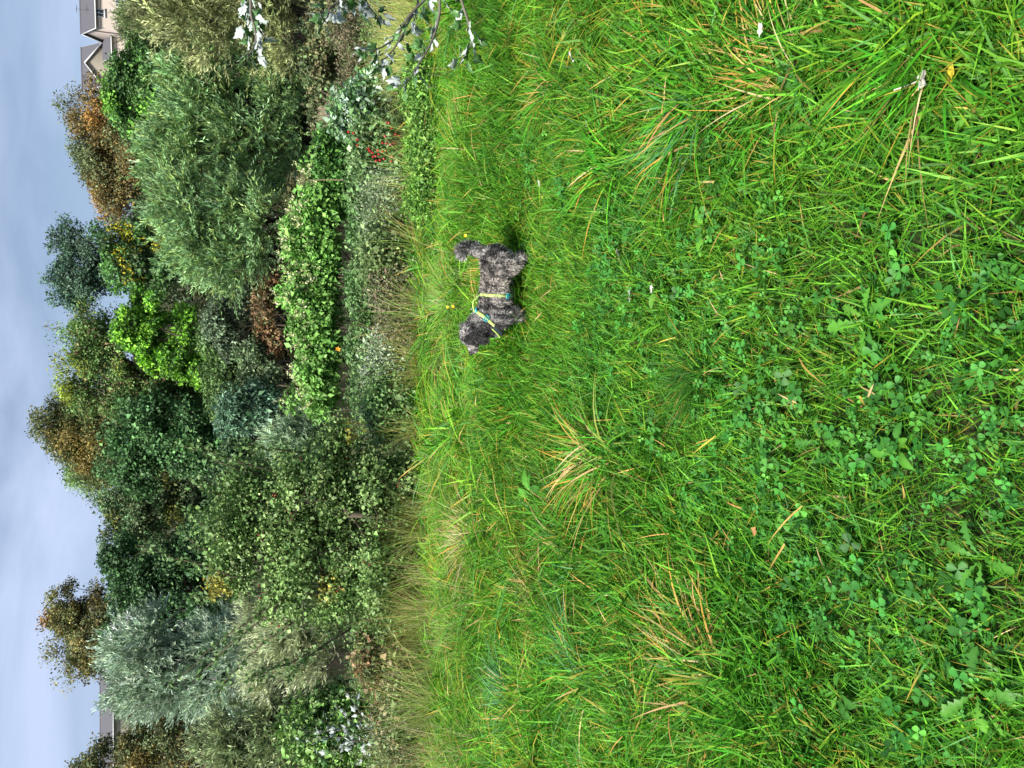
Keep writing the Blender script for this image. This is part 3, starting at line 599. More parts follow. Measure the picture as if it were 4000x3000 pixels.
def place_leaf(root, p, d, size, under, rng):
    """leaf blade from point p in direction d; under: how far the felted side is turned to the open"""
    o = link('leaf', POP[rng.integers(6)], root); d = Vector(d).normalized()
    up_ = Vector((rng.normal(0, .5), rng.normal(0, .5) - (.0 if under else .3), -1.0 if under else .8)); up_ = (up_ - d * up_.dot(d)).normalized(); y_ = up_.cross(d)
    mm = Matrix((d, y_, up_)).transposed().to_4x4(); mm.translation = Vector(p) - root.location
    o.matrix_basis = mm @ Matrix.Scale(size, 4); return o
def poplar(name, label, base, branches, size, seed, per, under=.8, group=None, r0=.012, trunk=None):
    rng = np.random.default_rng(seed); root = thing(name, label, 'tree' if trunk else 'sapling', base, group); s = Soup(); loc = np.array(root.location)
    if trunk is not None: tube(s, trunk[0], trunk[1], (.2, .2, .17), 9); link('trunk', s.mesh('trunk', M_BARKV, origin=loc, smooth=True), root); s = Soup()
    for pts in branches:
        pts = np.asarray(pts); k = 14; t = np.linspace(0, 1, len(pts)); tt = np.linspace(0, 1, k)
        P_ = np.array([np.interp(tt, t, pts[:, c]) for c in range(3)]).T; P_[1:-1] += rng.normal(0, .012, (k - 2, 3)); P_[1:-1] = (P_[:-2] + P_[1:-1] * 2 + P_[2:]) / 4
        b = Soup(); tube(b, P_, np.linspace(r0, r0 * .25, k), (.13, .12, .10), 6); link('branch', b.mesh('branch', M_BARKV, origin=loc, smooth=True), root)
        L_ = np.linalg.norm(np.diff(P_, axis=0), axis=1).sum(); tan = unit(np.gradient(P_, axis=0))
        nl = int(per * L_) + 3
        for j in range(nl):
            u_ = 1 - (j + rng.random() * .6) / nl * .92; q = np.array([np.interp(u_, tt, P_[:, c]) for c in range(3)]); tn = tan[int(u_ * (k - 1))]
            d = unit(tn * .8 + rng.normal(0, .65, 3) + np.array([0, 0, -.15])); sz = size * rng.uniform(.6, 1.15) * (1 if u_ < .93 else .75)
            pt = q + d * sz * .55
            place_leaf(root, pt, d, sz, rng.random() < under, rng)
    return root
tx, ty = 3.1, 4.3
trunkp = [(tx, ty, -.1), (tx + .03, ty + .02, .8), (tx + .1, ty, 1.8), (tx + .12, ty - .05, 3.0)]
def A(px, py, Y): return at(px, py, Y)
brs = [
 [(tx + .08, ty, 1.75), A(960, -60, 4.5), A(975, 60, 4.5), A(1010, 165, 4.5), A(965, 235, 4.45)],
 [(tx + .08, ty, 1.8), A(985, -40, 4.7), A(990, 40, 4.7), A(968, 105, 4.7)],
 [(tx + .05, ty, 1.5), A(1290, -80, 4.6), A(1330, 10, 4.6), A(1290, 50, 4.55), A(1262, 90, 4.5)],
 [(tx + .05, ty, 1.1), A(1720, -60, 4.8), A(1600, 60, 4.8), A(1560, 130, 4.8), A(1470, 210, 4.75), A(1410, 190, 4.7)],
 [(tx + .02, ty, .9), A(1750, -30, 4.6), A(1700, 120, 4.6), A(1660, 205, 4.6), A(1610, 285, 4.55), A(1560, 345, 4.5)],
 [(tx + .05, ty, 1.0), A(1640, -20, 5.0), A(1620, 60, 5.0), A(1560, 150, 5.0), A(1490, 230, 5.0), A(1470, 235, 5.0)],
 [(tx + .02, ty, .75), A(1790, -20, 4.5), A(1830, 100, 4.5), A(1850, 180, 4.5), A(1790, 260, 4.45)],
 [(tx + .05, ty, 1.3), A(1380, -60, 4.9), A(1440, 20, 4.9), A(1480, 70, 4.9)],
 [(tx + .05, ty, 1.3), A(1340, -60, 4.8), A(1380, 20, 4.8), A(1400, 30, 4.8)],
]
poplar('white_poplar', 'white poplar at the right edge, its thin branches hung with felted silver leaves', (tx, ty, 0), brs, .074, 50, 17, .72, trunk=(trunkp, [.05, .045, .04, .03]))
rng = np.random.default_rng(52); sb = at(1480, 2880, 9.9); sb[2] = terrain(sb[0], 9.9); br = []
for (px, py, b) in [(1150, 2885, 0), (1190, 2855, .1), (1260, 2815, -.1), (1240, 2960, .15), (1330, 2905, 0), (1310, 2770, -.2), (1350, 2700, -.3), (1390, 2985, .2), (1430, 2940, .1)]:
    e = at(px, py, 9.9 + rng.uniform(-.35, .2)); b0 = sb + np.array([b, rng.uniform(-.1, .1), 0]); br.append([b0, b0 * .5 + e * .5 + np.array([0, 0, .1]), e])
poplar('poplar_sapling', 'clump of upright saplings with small silver-white leaves at the left edge', sb, br, .085, 53, 15, .75, r0=.009)
# ------------------------------------------------------------------ grass, clover and undergrowth (stuff, instanced clumps)
PROTO = {}
def proto(kind, me):
    c = PROTO.setdefault(kind, bpy.data.collections.new('clumps_' + kind)); o = bpy.data.objects.new(kind + '_clump_%02d' % len(c.objects), me); c.objects.link(o)
def scatter(name, kind, pts, rot, scl, idx, tint=None, realize=True):
    me = bpy.data.meshes.new(name); n = len(pts); me.vertices.add(n); me.vertices.foreach_set('co', np.asarray(pts, np.float32).ravel())
    a = me.attributes.new('rot', 'FLOAT_VECTOR', 'POINT'); a.data.foreach_set('vector', np.asarray(rot, np.float32).ravel())
    a = me.attributes.new('scl', 'FLOAT', 'POINT'); a.data.foreach_set('value', np.asarray(scl, np.float32))
    a = me.attributes.new('idx', 'INT', 'POINT'); a.data.foreach_set('value', np.asarray(idx, np.int32))
    if tint is not None: a = me.attributes.new('tint', 'FLOAT_VECTOR', 'POINT'); a.data.foreach_set('vector', np.asarray(tint, np.float32).ravel())
    o = link(name, me); o['kind'] = 'stuff'
    g = bpy.data.node_groups.new('scatter_' + name, 'GeometryNodeTree'); g.interface.new_socket('Geometry', in_out='INPUT', socket_type='NodeSocketGeometry'); g.interface.new_socket('Geometry', in_out='OUTPUT', socket_type='NodeSocketGeometry')
    N = g.nodes.new; K = g.links.new; gi, go = N('NodeGroupInput'), N('NodeGroupOutput'); ip = N('GeometryNodeInstanceOnPoints')
    ci = N('GeometryNodeCollectionInfo'); ci.inputs['Collection'].default_value = PROTO[kind]; ci.inputs['Separate Children'].default_value = True; ci.inputs['Reset Children'].default_value = True
    def named(nm, ty):
        q = N('GeometryNodeInputNamedAttribute'); q.data_type = ty; q.inputs['Name'].default_value = nm; return next(s for s in q.outputs if s.enabled and s.name == 'Attribute')
    er = N('FunctionNodeEulerToRotation'); K(named('rot', 'FLOAT_VECTOR'), er.inputs[0]); K(er.outputs[0], ip.inputs['Rotation'])
    K(named('scl', 'FLOAT'), ip.inputs['Scale']); K(named('idx', 'INT'), ip.inputs['Instance Index']); ip.inputs['Pick Instance'].default_value = True
    K(gi.outputs[0], ip.inputs['Points']); K(ci.outputs[0], ip.inputs['Instance']); 
    if realize: rz = N('GeometryNodeRealizeInstances'); K(ip.outputs[0], rz.inputs[0]); K(rz.outputs[0], go.inputs[0])
    else: K(ip.outputs[0], go.inputs[0])
    md = o.modifiers.new('scatter', 'NODES'); md.node_group = g
    return o

def grass_clump(n, rad, l0, l1, w0, w1, pal, wts, seed, lean=(.05, .55), curve=(.0, .6), dry=.12, straw=.04, segs=4, straw_col=(.42, .29, .12)):
    r = np.random.default_rng(seed); sp = Soup(); a = r.uniform(0, 2 * PI, n); q = rad * np.sqrt(r.random(n))
    base = np.stack([q * np.cos(a), q * np.sin(a), np.full(n, -.008)], 1); ln = l0 + (l1 - l0) * r.random(n) ** 1.2
    col = pick(pal, n, r, .2, wts); st = r.random(n) < straw; col[st] = pick([straw_col, (.34, .2, .08)], st.sum(), r, .2) if st.any() else col[st]
    az = a + r.normal(0, 1.3, n)
    td = np.where(r.random(n) < dry, r.uniform(.1, .5, n), 0.)
    blades(sp, base, az, ln, r.uniform(w0, w1, n), r.uniform(*lean, n), r.uniform(*curve, n), col * np.array([.95, .95, .9]), col * np.array([1.12, 1.08, 1.0]), segs, rng=r, tip_dry=td)
    return sp
SG = [(.055, .205, .014), (.085, .275, .018), (.032, .14, .013), (.18, .32, .022), (.11, .305, .022)]
for k in range(9): proto('short', grass_clump(28, .055, .045, .12, .0034, .0068, SG, [.27, .27, .2, .08, .18], 500 + k, lean=(.1, .9), curve=(0, .7), dry=.15, straw=.025, segs=2).mesh('short_grass', M_GRASS))
MG = [(.075, .245, .016), (.115, .325, .022), (.085, .27, .06), (.18, .39, .028), (.036, .15, .013)]
for k in range(9): proto('medium', grass_clump(21, .06, .09, .25, .006, .012, MG, [.25, .25, .18, .17, .15], 520 + k, lean=(.05, .75), curve=(.3, 1.45), dry=.2, straw=.04, segs=4).mesh('medium_grass', M_GRASS))
TG = [(.16, .38, .03), (.22, .41, .055), (.11, .31, .02), (.29, .43, .12), (.09, .26, .035)]
for k in range(8):
    s = grass_clump(36, .09, .16, .46, .006, .011, TG, [.25, .25, .2, .15, .15], 540 + k, lean=(.05, .7), curve=(.2, 1.4), dry=.15, straw=.07, segs=4, straw_col=(.44, .38, .20))
    r = np.random.default_rng(560 + k); n = 3                                     # seed stalks
    b = np.concatenate([r.normal(0, .06, (n, 2)), np.zeros((n, 1))], 1); az = r.uniform(0, 6.28, n)
    blades(s, b, az, r.uniform(.45, .7, n), np.full(n, .0028), r.uniform(.05, .3, n), r.uniform(0, .25, n), pick([(.42, .34, .17)], n, r, .1), pick([(.5, .42, .25)], n, r, .1), 5, rng=r)
    proto('tall', s.mesh('tall_grass', M_GRASS))
for k in range(6):
    s = grass_clump(60, .10, .45, .85, .0028, .0048, [(.42, .40, .14), (.44, .42, .22), (.26, .38, .08), (.18, .32, .06)], [.2, .2, .3, .3], 580 + k, lean=(.0, .4), curve=(0, .5), dry=0, straw=.12, segs=5)
    proto('drytall', s.mesh('dry_tall_grass', M_GRASS))
for k in range(8):                                                               # single long bent dead blades
    r = np.random.default_rng(600 + k); sp = Soup(); n = r.integers(1, 4); b = r.normal(0, .03, (n, 3)); b[:, 2] = r.uniform(.015, .05, n)
    c = pick([(.55, .34, .10), (.50, .36, .18), (.40, .22, .07), (.55, .42, .08)], n, r, .15)
    blades(sp, b, r.uniform(0, 6.28, n), r.uniform(.04, .13, n), r.uniform(.003, .006, n), r.uniform(.5, 1.0, n), r.uniform(-.3, .8, n), c * .9, c, 8, rng=r, twist=r.uniform(-4, 4, n)); proto('straw', sp.mesh('straw', M_DRY))
def clover_clump(seed):
    r = np.random.default_rng(seed); sp = Soup()
    for j in range(15):
        a, q = r.uniform(0, 6.28), .07 * math.sqrt(r.random()); h = r.uniform(.02, .062); c = np.array([q * math.cos(a), q * math.sin(a), h])
        col = pick([(.05, .20, .028), (.065, .23, .04), (.08, .26, .035), (.035, .15, .024)], 1, r, .28)[0]
        tilt = Matrix.Rotation(r.normal(0, .4), 3, 'X') @ Matrix.Rotation(r.normal(0, .4), 3, 'Y') @ Matrix.Rotation(r.uniform(0, 6.28), 3, 'Z'); T = np.array(tilt)
        L_ = r.choice([.008, .011, .014, .018]) * r.uniform(.85, 1.15)
        for m_ in range(3):
            an = m_ * 2 * PI / 3; ca, sa = math.cos(an), math.sin(an)
            o_ = np.array([(0, 0, 0), (.45, .36, .06), (.85, .44, .12), (1.05, .2, .05), (.98, 0, .0), (1.05, -.2, .05), (.85, -.44, .12), (.45, -.36, .06)]) * L_
            R_ = np.array([(ca, -sa, 0), (sa, ca, 0), (0, 0, 1)])
            cc_ = np.repeat(col[None], 8, 0).copy(); cc_[1:3] *= 1.1; cc_[4] *= 1.25
            sp.add((o_ @ R_.T) @ T.T + c, [(0, 1, 4), (1, 2, 4), (2, 3, 4), (0, 4, 7), (4, 5, 6), (4, 6, 7)], cc_)
        sp.add([c + (0, .0009, 0), c - (0, .0009, 0), (c[0] * .6, c[1] * .6, 0)], [(0, 1, 2)], (.09, .2, .04))
    return sp
for k in range(7): proto('clover', clover_clump(620 + k).mesh('clover', M_GRASS))
def herb_clump(seed, pal, h=.5, n=70, ll=.06, lw=.028, stems=7):
    r = np.random.default_rng(seed); sp = Soup()
    for j in range(stems):
        b = np.array([*r.normal(0, .1, 2), 0]); e = b + np.array([*r.normal(0, .16, 2), h * r.uniform(.5, 1.1)]); pts = bez(b, e, (0, 0, 0), r, 6, .04); sd_ = np.array([.004, .002, 0]); V_ = np.concatenate([pts[[0, 2, 4]] - sd_, pts[[0, 2, 4]] + sd_, pts[-1:]]); sp.add(V_, [(0, 3, 4), (0, 4, 1), (1, 4, 5), (1, 5, 2), (2, 5, 6)], (.14, .12, .06))
        k = n // stems; t_ = r.uniform(.15, 1, k); pos = np.array([np.interp(t_, np.linspace(0, 1, 6), pts[:, c]) for c in range(3)]).T
        d = rand_unit(k, r) * np.array([1, 1, .4]) + np.array([0, 0, .25]); leaves(sp, pos, d, ll * np.exp(r.normal(0, .25, k)), lw, pick(pal, k, r, .22), r, np.tile([0, 0, 1.], (k, 1)))
    return sp
HB = [[(.10, .24, .045), (.14, .29, .06)], [(.14, .22, .10), (.17, .25, .12)], [(.13, .17, .06), (.10, .18, .045)], [(.09, .22, .04), (.18, .30, .05)], [(.16, .21, .08), (.2, .22, .1)], [(.08, .19, .035), (.11, .23, .05)]]
for k, pl in enumerate(HB * 2): proto('herb', herb_clump(640 + k, pl, h=.55 if k < 6 else .8).mesh('herb', M_LEAF))
FB = [[(.035, .06, .025), (.05, .075, .03)], [(.05, .055, .025), (.07, .065, .03)], [(.03, .05, .02), (.055, .08, .03)]]
for k, pl in enumerate(FB): proto('scrub', herb_clump(660 + k, pl, h=.75, n=70, ll=.17, lw=.11).mesh('scrub', M_LEAF))

# how long the grass stands over the lawn (metres), laid out on the photo's grid
HX = [1450, 1600, 1750, 1900, 2000, 2100, 2400, 2700, 3000, 3400, 4300]
HY = [-800, 0, 300, 500, 1000, 1500, 2000, 2500, 3000, 3800]
HT = np.array([
 [.40, .40, .40, .40, .38, .40, .42, .45, .45, .45], [.36, .36, .34, .32, .36, .36, .38, .40, .40, .40], [.27, .27, .25, .23, .30, .32, .34, .36, .38, .38],
 [.21, .21, .18, .15, .24, .25, .27, .28, .30, .30], [.20, .20, .15, .10, .13, .18, .22, .25, .27, .27], [.20, .20, .15, .08, .06, .10, .17, .23, .25, .25],
 [.22, .22, .19, .12, .065, .07, .11, .18, .23, .23], [.22, .22, .19, .13, .08, .065, .08, .16, .21, .21], [.20, .20, .17, .11, .075, .065, .07, .10, .16, .16],
 [.13, .13, .11, .085, .07, .065, .065, .07, .09, .1], [.08, .08, .075, .07, .065, .065, .065, .07, .07, .08]])
def grass_len(p):
    a, b = proj(p); a = np.clip(a, HX[0], HX[-1] - 1); b = np.clip(b, HY[0], HY[-1] - 1)
    i = np.searchsorted(HX, a, 'right') - 1; j = np.searchsorted(HY, b, 'right') - 1
    hx, hy = np.array(HX), np.array(HY); u = (a - hx[i]) / (hx[i + 1] - hx[i]); v = (b - hy[j]) / (hy[j + 1] - hy[j])
    return HT[i, j] * (1 - u) * (1 - v) + HT[i + 1, j] * u * (1 - v) + HT[i, j + 1] * (1 - u) * v + HT[i + 1, j + 1] * u * v
def field(y0, y1, cell, seed, margin=.55):
    r = np.random.default_rng(seed); X, Y = np.meshgrid(np.arange(-8, 8, cell), np.arange(y0, y1, cell)); X = X.ravel() + r.uniform(-.5, .5, X.size) * cell; Y = Y.ravel() + r.uniform(-.5, .5, Y.size) * cell
    dep = Y * math.cos(PITCH) + EYE * math.sin(PITCH); ok = np.abs(X) < .5 * dep + margin; X, Y = X[ok], Y[ok]
    return np.stack([X, Y, terrain(X, Y)], 1), r
DOG = gnd(2050, 1120)                                                              # flattened ground round the dog stays short in front of it
def tints(p, r, k=.22, sc=1.2):
    a = (noise2(p[:, 0], p[:, 1], sc, 31) - .5) * 2 * k + r.normal(0, .09, len(p)); y = (noise2(p[:, 0], p[:, 1], sc * 1.7, 33) - .5) * 2 * k * .9
    return np.stack([a + y * 1.1, a + y * .15, a - y * .5], 1)
def rots(n, r, tilt=.12): return np.stack([r.normal(0, tilt, n), r.normal(0, tilt, n), r.uniform(0, 6.28, n)], 1)
p, r = field(.85, 6.6, .056, 700); hl_ = grass_len(p); patch = noise2(p[:, 0], p[:, 1], 1.6, 2); fine = noise2(p[:, 0], p[:, 1], 5.5, 4)
s = np.clip(hl_ / .075, .75, 1.7) * (.45 + .5 * patch + .75 * fine) * r.uniform(.8, 1.2, len(p))
scatter('lawn_grass', 'short', p, rots(len(p), r), s, r.integers(0, 9, len(p)), tints(p, r))
p, r = field(.85, 8.3, .085, 701); hl_ = grass_len(p); tuft = .65 * noise2(p[:, 0], p[:, 1], 2.6, 9) + .35 * noise2(p[:, 0], p[:, 1], 6.5, 10)
keep = r.random(len(p)) < np.clip((hl_ - .06) * 10, 0, 1) * np.clip((tuft - .40) * 4.5, .02, 1) + .06
keep &= ~((np.abs(p[:, 0] - DOG[0]) < .42) & (np.abs(p[:, 1] - 4.62) < .12)); keep |= (np.abs(p[:, 0] - DOG[0]) < .45) & (np.abs(p[:, 1] - 4.33) < .13) & (r.random(len(p)) < .8)
p, hl_, tuft = p[keep], hl_[keep], tuft[keep]
infront = (np.abs(p[:, 0] - DOG[0]) < .5) & (np.abs(p[:, 1] - 4.33) < .13)
scatter('long_grass', 'medium', p, rots(len(p), r), np.where(infront, .62, 1) * np.where(infront, 1, np.clip(hl_ / .2, .5, 1.35) * (.2 + 1.5 * tuft)) * r.uniform(.8, 1.2, len(p)), r.integers(0, 9, len(p)), tints(p, r, .2, 2.5))
p, r = field(4.9, 7.9, .115, 702); hl_ = grass_len(p); tuft = noise2(p[:, 0], p[:, 1], 2.0, 5)
edge = 6.75 - .12 * p[:, 0] + 1.2 * (noise2(p[:, 0], p[:, 1], .8, 44) - .5); hl_ = np.minimum(hl_, .40) * np.clip(1 - (p[:, 1] - edge) * .9, .3, 1)
keep = r.random(len(p)) < np.clip((hl_ - .19) * 6, 0, .85) * np.clip((tuft - .27) * 3, .05, 1); p, hl_, tuft = p[keep], hl_[keep], tuft[keep]
scatter('meadow_grass', 'tall', p, rots(len(p), r, .1), np.clip(hl_ / .42, .4, 1.25) * (.5 + .9 * tuft) * r.uniform(.75, 1.2, len(p)), r.integers(0, 8, len(p)), tints(p, r, .3, 1.5))
p, r = field(.85, 6.2, .085, 703); cm = noise2(p[:, 0], p[:, 1], 1.9, 12); hl_ = grass_len(p)
keep = r.random(len(p)) < np.clip((cm - .46) * 5, .03, .6) * np.clip((.15 - hl_) * 14, .02, 1); p = p[keep]
scatter('clover', 'clover', p, rots(len(p), r, .06), r.uniform(.55, 1.5, len(p)), r.integers(0, 7, len(p)), tints(p, r, .15))
p, r = field(.85, 7, .13, 704); keep = r.random(len(p)) < .4 * np.clip(noise2(p[:, 0], p[:, 1], 2.2, 15) * 1.8 - .3, .1, 1.3); p = p[keep]
p[:, 2] += np.clip(grass_len(p), .05, .3) * r.uniform(.1, .6, len(p))
scatter('dead_grass', 'straw', p, rots(len(p), r, .3), r.uniform(.7, 1.3, len(p)), r.integers(0, 8, len(p)))
# rough weeds on the slope down to the pond
X, Y = np.meshgrid(np.arange(-11, 11, .26), np.arange(6.3, 22, .24)); r = np.random.default_rng(705); X = X.ravel() + r.uniform(-.12, .12, X.size); Y = Y.ravel() + r.uniform(-.12, .12, Y.size)
ok = (np.abs(X) < .52 * Y + 1.0) & (r.random(len(X)) < np.clip((Y - 6.85 + .35 * np.clip(X, -1.5, 2.5) - 1.3 * (noise2(X, Y, .9, 51) - .5)) * .9, 0, np.where(Y > 9.3, 1.0, .85))); X, Y = X[ok], Y[ok]; hn = noise2(X, Y, .7, 20)
scatter('bank_weeds', 'herb', np.stack([X, Y, terrain(X, Y) - .02], 1), rots(len(X), r), r.uniform(.45, .95, len(X)) * np.clip((Y - 6.4) / 4, .45, 1.3), np.clip((hn * 9).astype(int) + r.integers(0, 5, len(X)), 0, 11), realize=False)
X, Y = np.meshgrid(np.arange(-50, 50, 1.5), np.arange(51, 100, 1.7)); r = np.random.default_rng(706); X = X.ravel() + r.uniform(-.5, .5, X.size); Y = Y.ravel() + r.uniform(-.5, .5, Y.size)
scatter('hill_scrub', 'scrub', np.stack([X, Y, terrain(X, Y) - .1], 1), rots(len(X), r), r.uniform(1.6, 3.4, len(X)), r.integers(0, 3, len(X)), realize=False)
# ------------------------------------------------------------------ single plants and small things on the lawn
def ground_at(px, py):
    g = gnd(px, py)
    for _ in range(3): g = gnd(px, py, float(terrain(g[0], g[1])))
    return g
def tussock(label, px, py, n, l0, l1, w0, w1, pal, seed, rad=.07, lean=(.1, .8), curve=(.3, 1.2), straw=.1, dry=.2, segs=7, lie=None):
    n = int(n * 1.7); l1 *= .92; w0 *= 1.15; w1 *= 1.2; g = ground_at(px, py); r = np.random.default_rng(seed); sp = Soup(); a = r.uniform(0, 6.28, n); q = rad * np.sqrt(r.random(n))
    base = np.stack([q * np.cos(a), q * np.sin(a), np.full(n, -.01)], 1); col = pick(pal, n, r, .2); st = r.random(n) < straw
    if st.any(): col[st] = pick([(.50, .34, .14), (.44, .26, .10), (.52, .42, .22)], st.sum(), r, .18)
    az = a + r.normal(0, .6, n)
    lie = r.uniform(.3, 2.8) if lie is None else lie; az = np.where(r.random(n) < .75, lie + r.normal(0, .75, n), az)
    blades(sp, base, az, r.uniform(l0, l1, n), r.uniform(w0, w1, n), r.uniform(*lean, n), r.uniform(*curve, n), col * .95, col * 1.08, segs, rng=r, tip_dry=np.where(r.random(n) < dry, r.uniform(.1, .6, n), 0), twist=r.uniform(-1.5, 1.5, n))
    o = link('grass_tussock', sp.mesh('grass_tussock', M_GRASS), loc=tuple(g)); tag(o, label, 'tussock', 'tussocks standing out of the lawn')
    return o
GR = [(.042, .23, .012), (.065, .30, .014), (.10, .36, .018)]; DK = [(.035, .14, .012), (.05, .18, .015), (.03, .11, .012)]; BL = [(.08, .24, .08), (.06, .19, .06), (.10, .27, .09)]; YL = [(.16, .34, .035), (.22, .37, .08), (.11, .30, .02)]
tussock('big arching tussock with yellowing blades, left of and nearer than the dog', 2400, 1780, 150, .22, .46, .004, .0085, GR + [(.18, .30, .05), (.25, .30, .06)], 801, .11, (.1, .6), (.4, 1.3), .16, .35)
tussock('fine-bladed dark green tussock in the middle of the lawn', 2740, 1460, 200, .12, .24, .0022, .004, DK, 802, .10, (.1, .9), (.2, .9), .02, .1)
tussock('tussock of curling tan dead blades at the left of the lawn', 2800, 2640, 120, .16, .36, .004, .008, [(.48, .34, .16), (.42, .27, .11), (.12, .26, .05), (.10, .25, .03)], 803, .16, (.4, 1.0), (.2, 1.2), .25, .4)
tussock('brownish withered tussock in the long grass at left', 2140, 2350, 90, .18, .36, .004, .007, [(.38, .28, .14), (.14, .24, .05), (.30, .22, .09)], 804, .12, (.3, .9), (.3, 1.2), .3, .3)
tussock('coarse deep green tussock below the withered brown one', 2330, 2600, 150, .22, .42, .005, .009, DK + GR + BL, 805, .13, (.1, .6), (.3, 1.1), .06, .15)
tussock('dark drooping tussock on the right by the silver-leaved branches', 2200, 330, 170, .2, .36, .003, .006, DK + GR, 806, .11, (.1, .7), (.4, 1.2), .08, .2)
tussock('tussock with golden dead blades at the right edge of the near lawn', 3080, 290, 130, .16, .32, .004, .007, GR + [(.45, .33, .10), (.38, .30, .07)], 807, .12, (.3, .9), (.2, 1.1), .25, .45)
tussock('broad-bladed bluish tussock right of the lawn', 2780, 430, 90, .2, .36, .006, .0105, BL + GR, 808, .12, (.2, .8), (.3, 1.1), .08, .25)
tussock('yellow-green drooping tussock at the foot of the rose bush', 1850, 570, 220, .25, .45, .003, .006, YL + GR, 809, .14, (.1, .6), (.5, 1.3), .1, .1)
tussock('pale feathery tussock directly behind the back of the dog', 1800, 1170, 170, .28, .5, .003, .006, YL + [(.24, .34, .14)], 810, .13, (.1, .6), (.2, .9), .12, .1)
tussock('straw-pale tussock in front of the hawthorn', 1890, 2090, 170, .28, .52, .003, .006, [(.46, .40, .22), (.30, .36, .12), (.22, .33, .08)], 811, .14, (.1, .6), (.2, .9), .3, .1)
tussock('blue-green coarse tussock at the left edge of the lawn', 2040, 2740, 110, .22, .40, .006, .011, BL, 812, .12, (.1, .6), (.3, 1.1), .04, .1)
tussock('rounded green tussock left of the big arching one', 2240, 2080, 150, .2, .36, .004, .0075, GR + DK, 813, .12, (.1, .7), (.3, 1.1), .06, .15)
tussock('bright green tussock with long lying blades at the near right corner', 3700, 120, 70, .14, .30, .004, .007, GR, 814, .1, (.5, 1.1), (.1, .8), .15, .3)

MORE = [(2060, 1620, 'fresh green tussock just left of the dock by the dog', GR), (2300, 2260, 'leafy green tussock between the withered brown and rounded ones', GR + BL), (2480, 2330, 'deep green tussock right of the tan dead one', DK + GR),
        (2560, 2880, 'coarse tussock at the left edge beside the tan dead one', GR + BL), (2180, 2900, 'tall lush tussock at the far left edge', GR), (2620, 2480, 'bushy mid-green tussock above the tan dead blades', GR + DK),
        (2420, 620, 'springy green tussock right of the lawn, nearer than the dark drooping one', GR), (2620, 250, 'coarse tussock under the bluish one at the right edge', GR + DK), (1960, 760, 'yellowish tussock behind the tail of the dog', YL),
        (1900, 1500, 'bright tussock ahead of the muzzle of the dog', YL + GR), (1980, 1900, 'lush yellow-green tussock behind the big arching one', YL + GR), (3020, 2850, 'low green tussock at the left edge of the near lawn', GR)]
for i_, (px_, py_, lb_, pl_) in enumerate(MORE): tussock(lb_, px_, py_, 80, .16, .32, .005, .0095, pl_, 830 + i_, .10, (.05, .7), (.4, 1.4), .05, .25)
# broad-leaved rosettes: every leaf is a part
def rosette_leaf(kind, seed):
    r = np.random.default_rng(seed); k = 13; t = np.linspace(0, 1, k)
    if kind == 'dandelion':
        wd = .16 * np.interp(t, [0, .15, .6, .85, 1], [.12, .25, .85, 1.0, .05]); wd = wd * (1 + .45 * np.where(np.arange(k) % 2, 1, -1) * np.interp(t, [0, .1, .85, 1], [0, 1, .8, 0]))
    else: wd = .2 * np.interp(t, [0, .12, .3, .55, .85, 1], [.08, .2, .8, 1, .6, .03]) * (1 + .05 * r.normal(size=k))
    arch = r.uniform(.25, .5); z = arch * t - (arch + r.uniform(.05, .25)) * t ** 2
    fold = .35
    V = []
    for j in range(k): V += [(t[j], -wd[j], z[j] + fold * wd[j] + r.normal(0, .012)), (t[j], 0, z[j]), (t[j], wd[j], z[j] + fold * wd[j] + r.normal(0, .012))]
    f = []
    for j in range(k - 1):
        q = 3 * j
        for c in (0, 1): f += [(q + c, q + c + 3, q + c + 4), (q + c, q + c + 4, q + c + 1)]
    col = np.array([(.06, .22, .018), (.05, .19, .018), (.085, .27, .022), (.04, .16, .018)][seed % 4]); cc = np.tile(col, (len(V), 1)); cc[1::3] *= np.array([1.5, 1.2, 1.6])
    sp = Soup(); sp.add(V, f, cc); return sp.mesh('leaf', M_LEAF, smooth=True)
DL = [rosette_leaf('dandelion', 900 + k) for k in range(5)]; KL = [rosette_leaf('dock', 910 + k) for k in range(5)]
def rosette(name, label, cat, px, py, meshes, n, size, seed, lift=.03, group=None):
    r = np.random.default_rng(seed); g = ground_at(px, py); root = thing(name, label, cat, g + np.array([0, 0, .0]), group)
    for j in range(n):
        o = link('leaf', meshes[r.integers(len(meshes))], root); s_ = size * .82 * r.uniform(.5, 1.15); a = 6.283 * j / n + r.normal(0, .3)
        o.rotation_euler = (r.normal(0, .2), r.uniform(-.5, .08), a); o.scale = (s_, s_, s_); o.location = (.01 * math.cos(a), .01 * math.sin(a), lift)
    return root
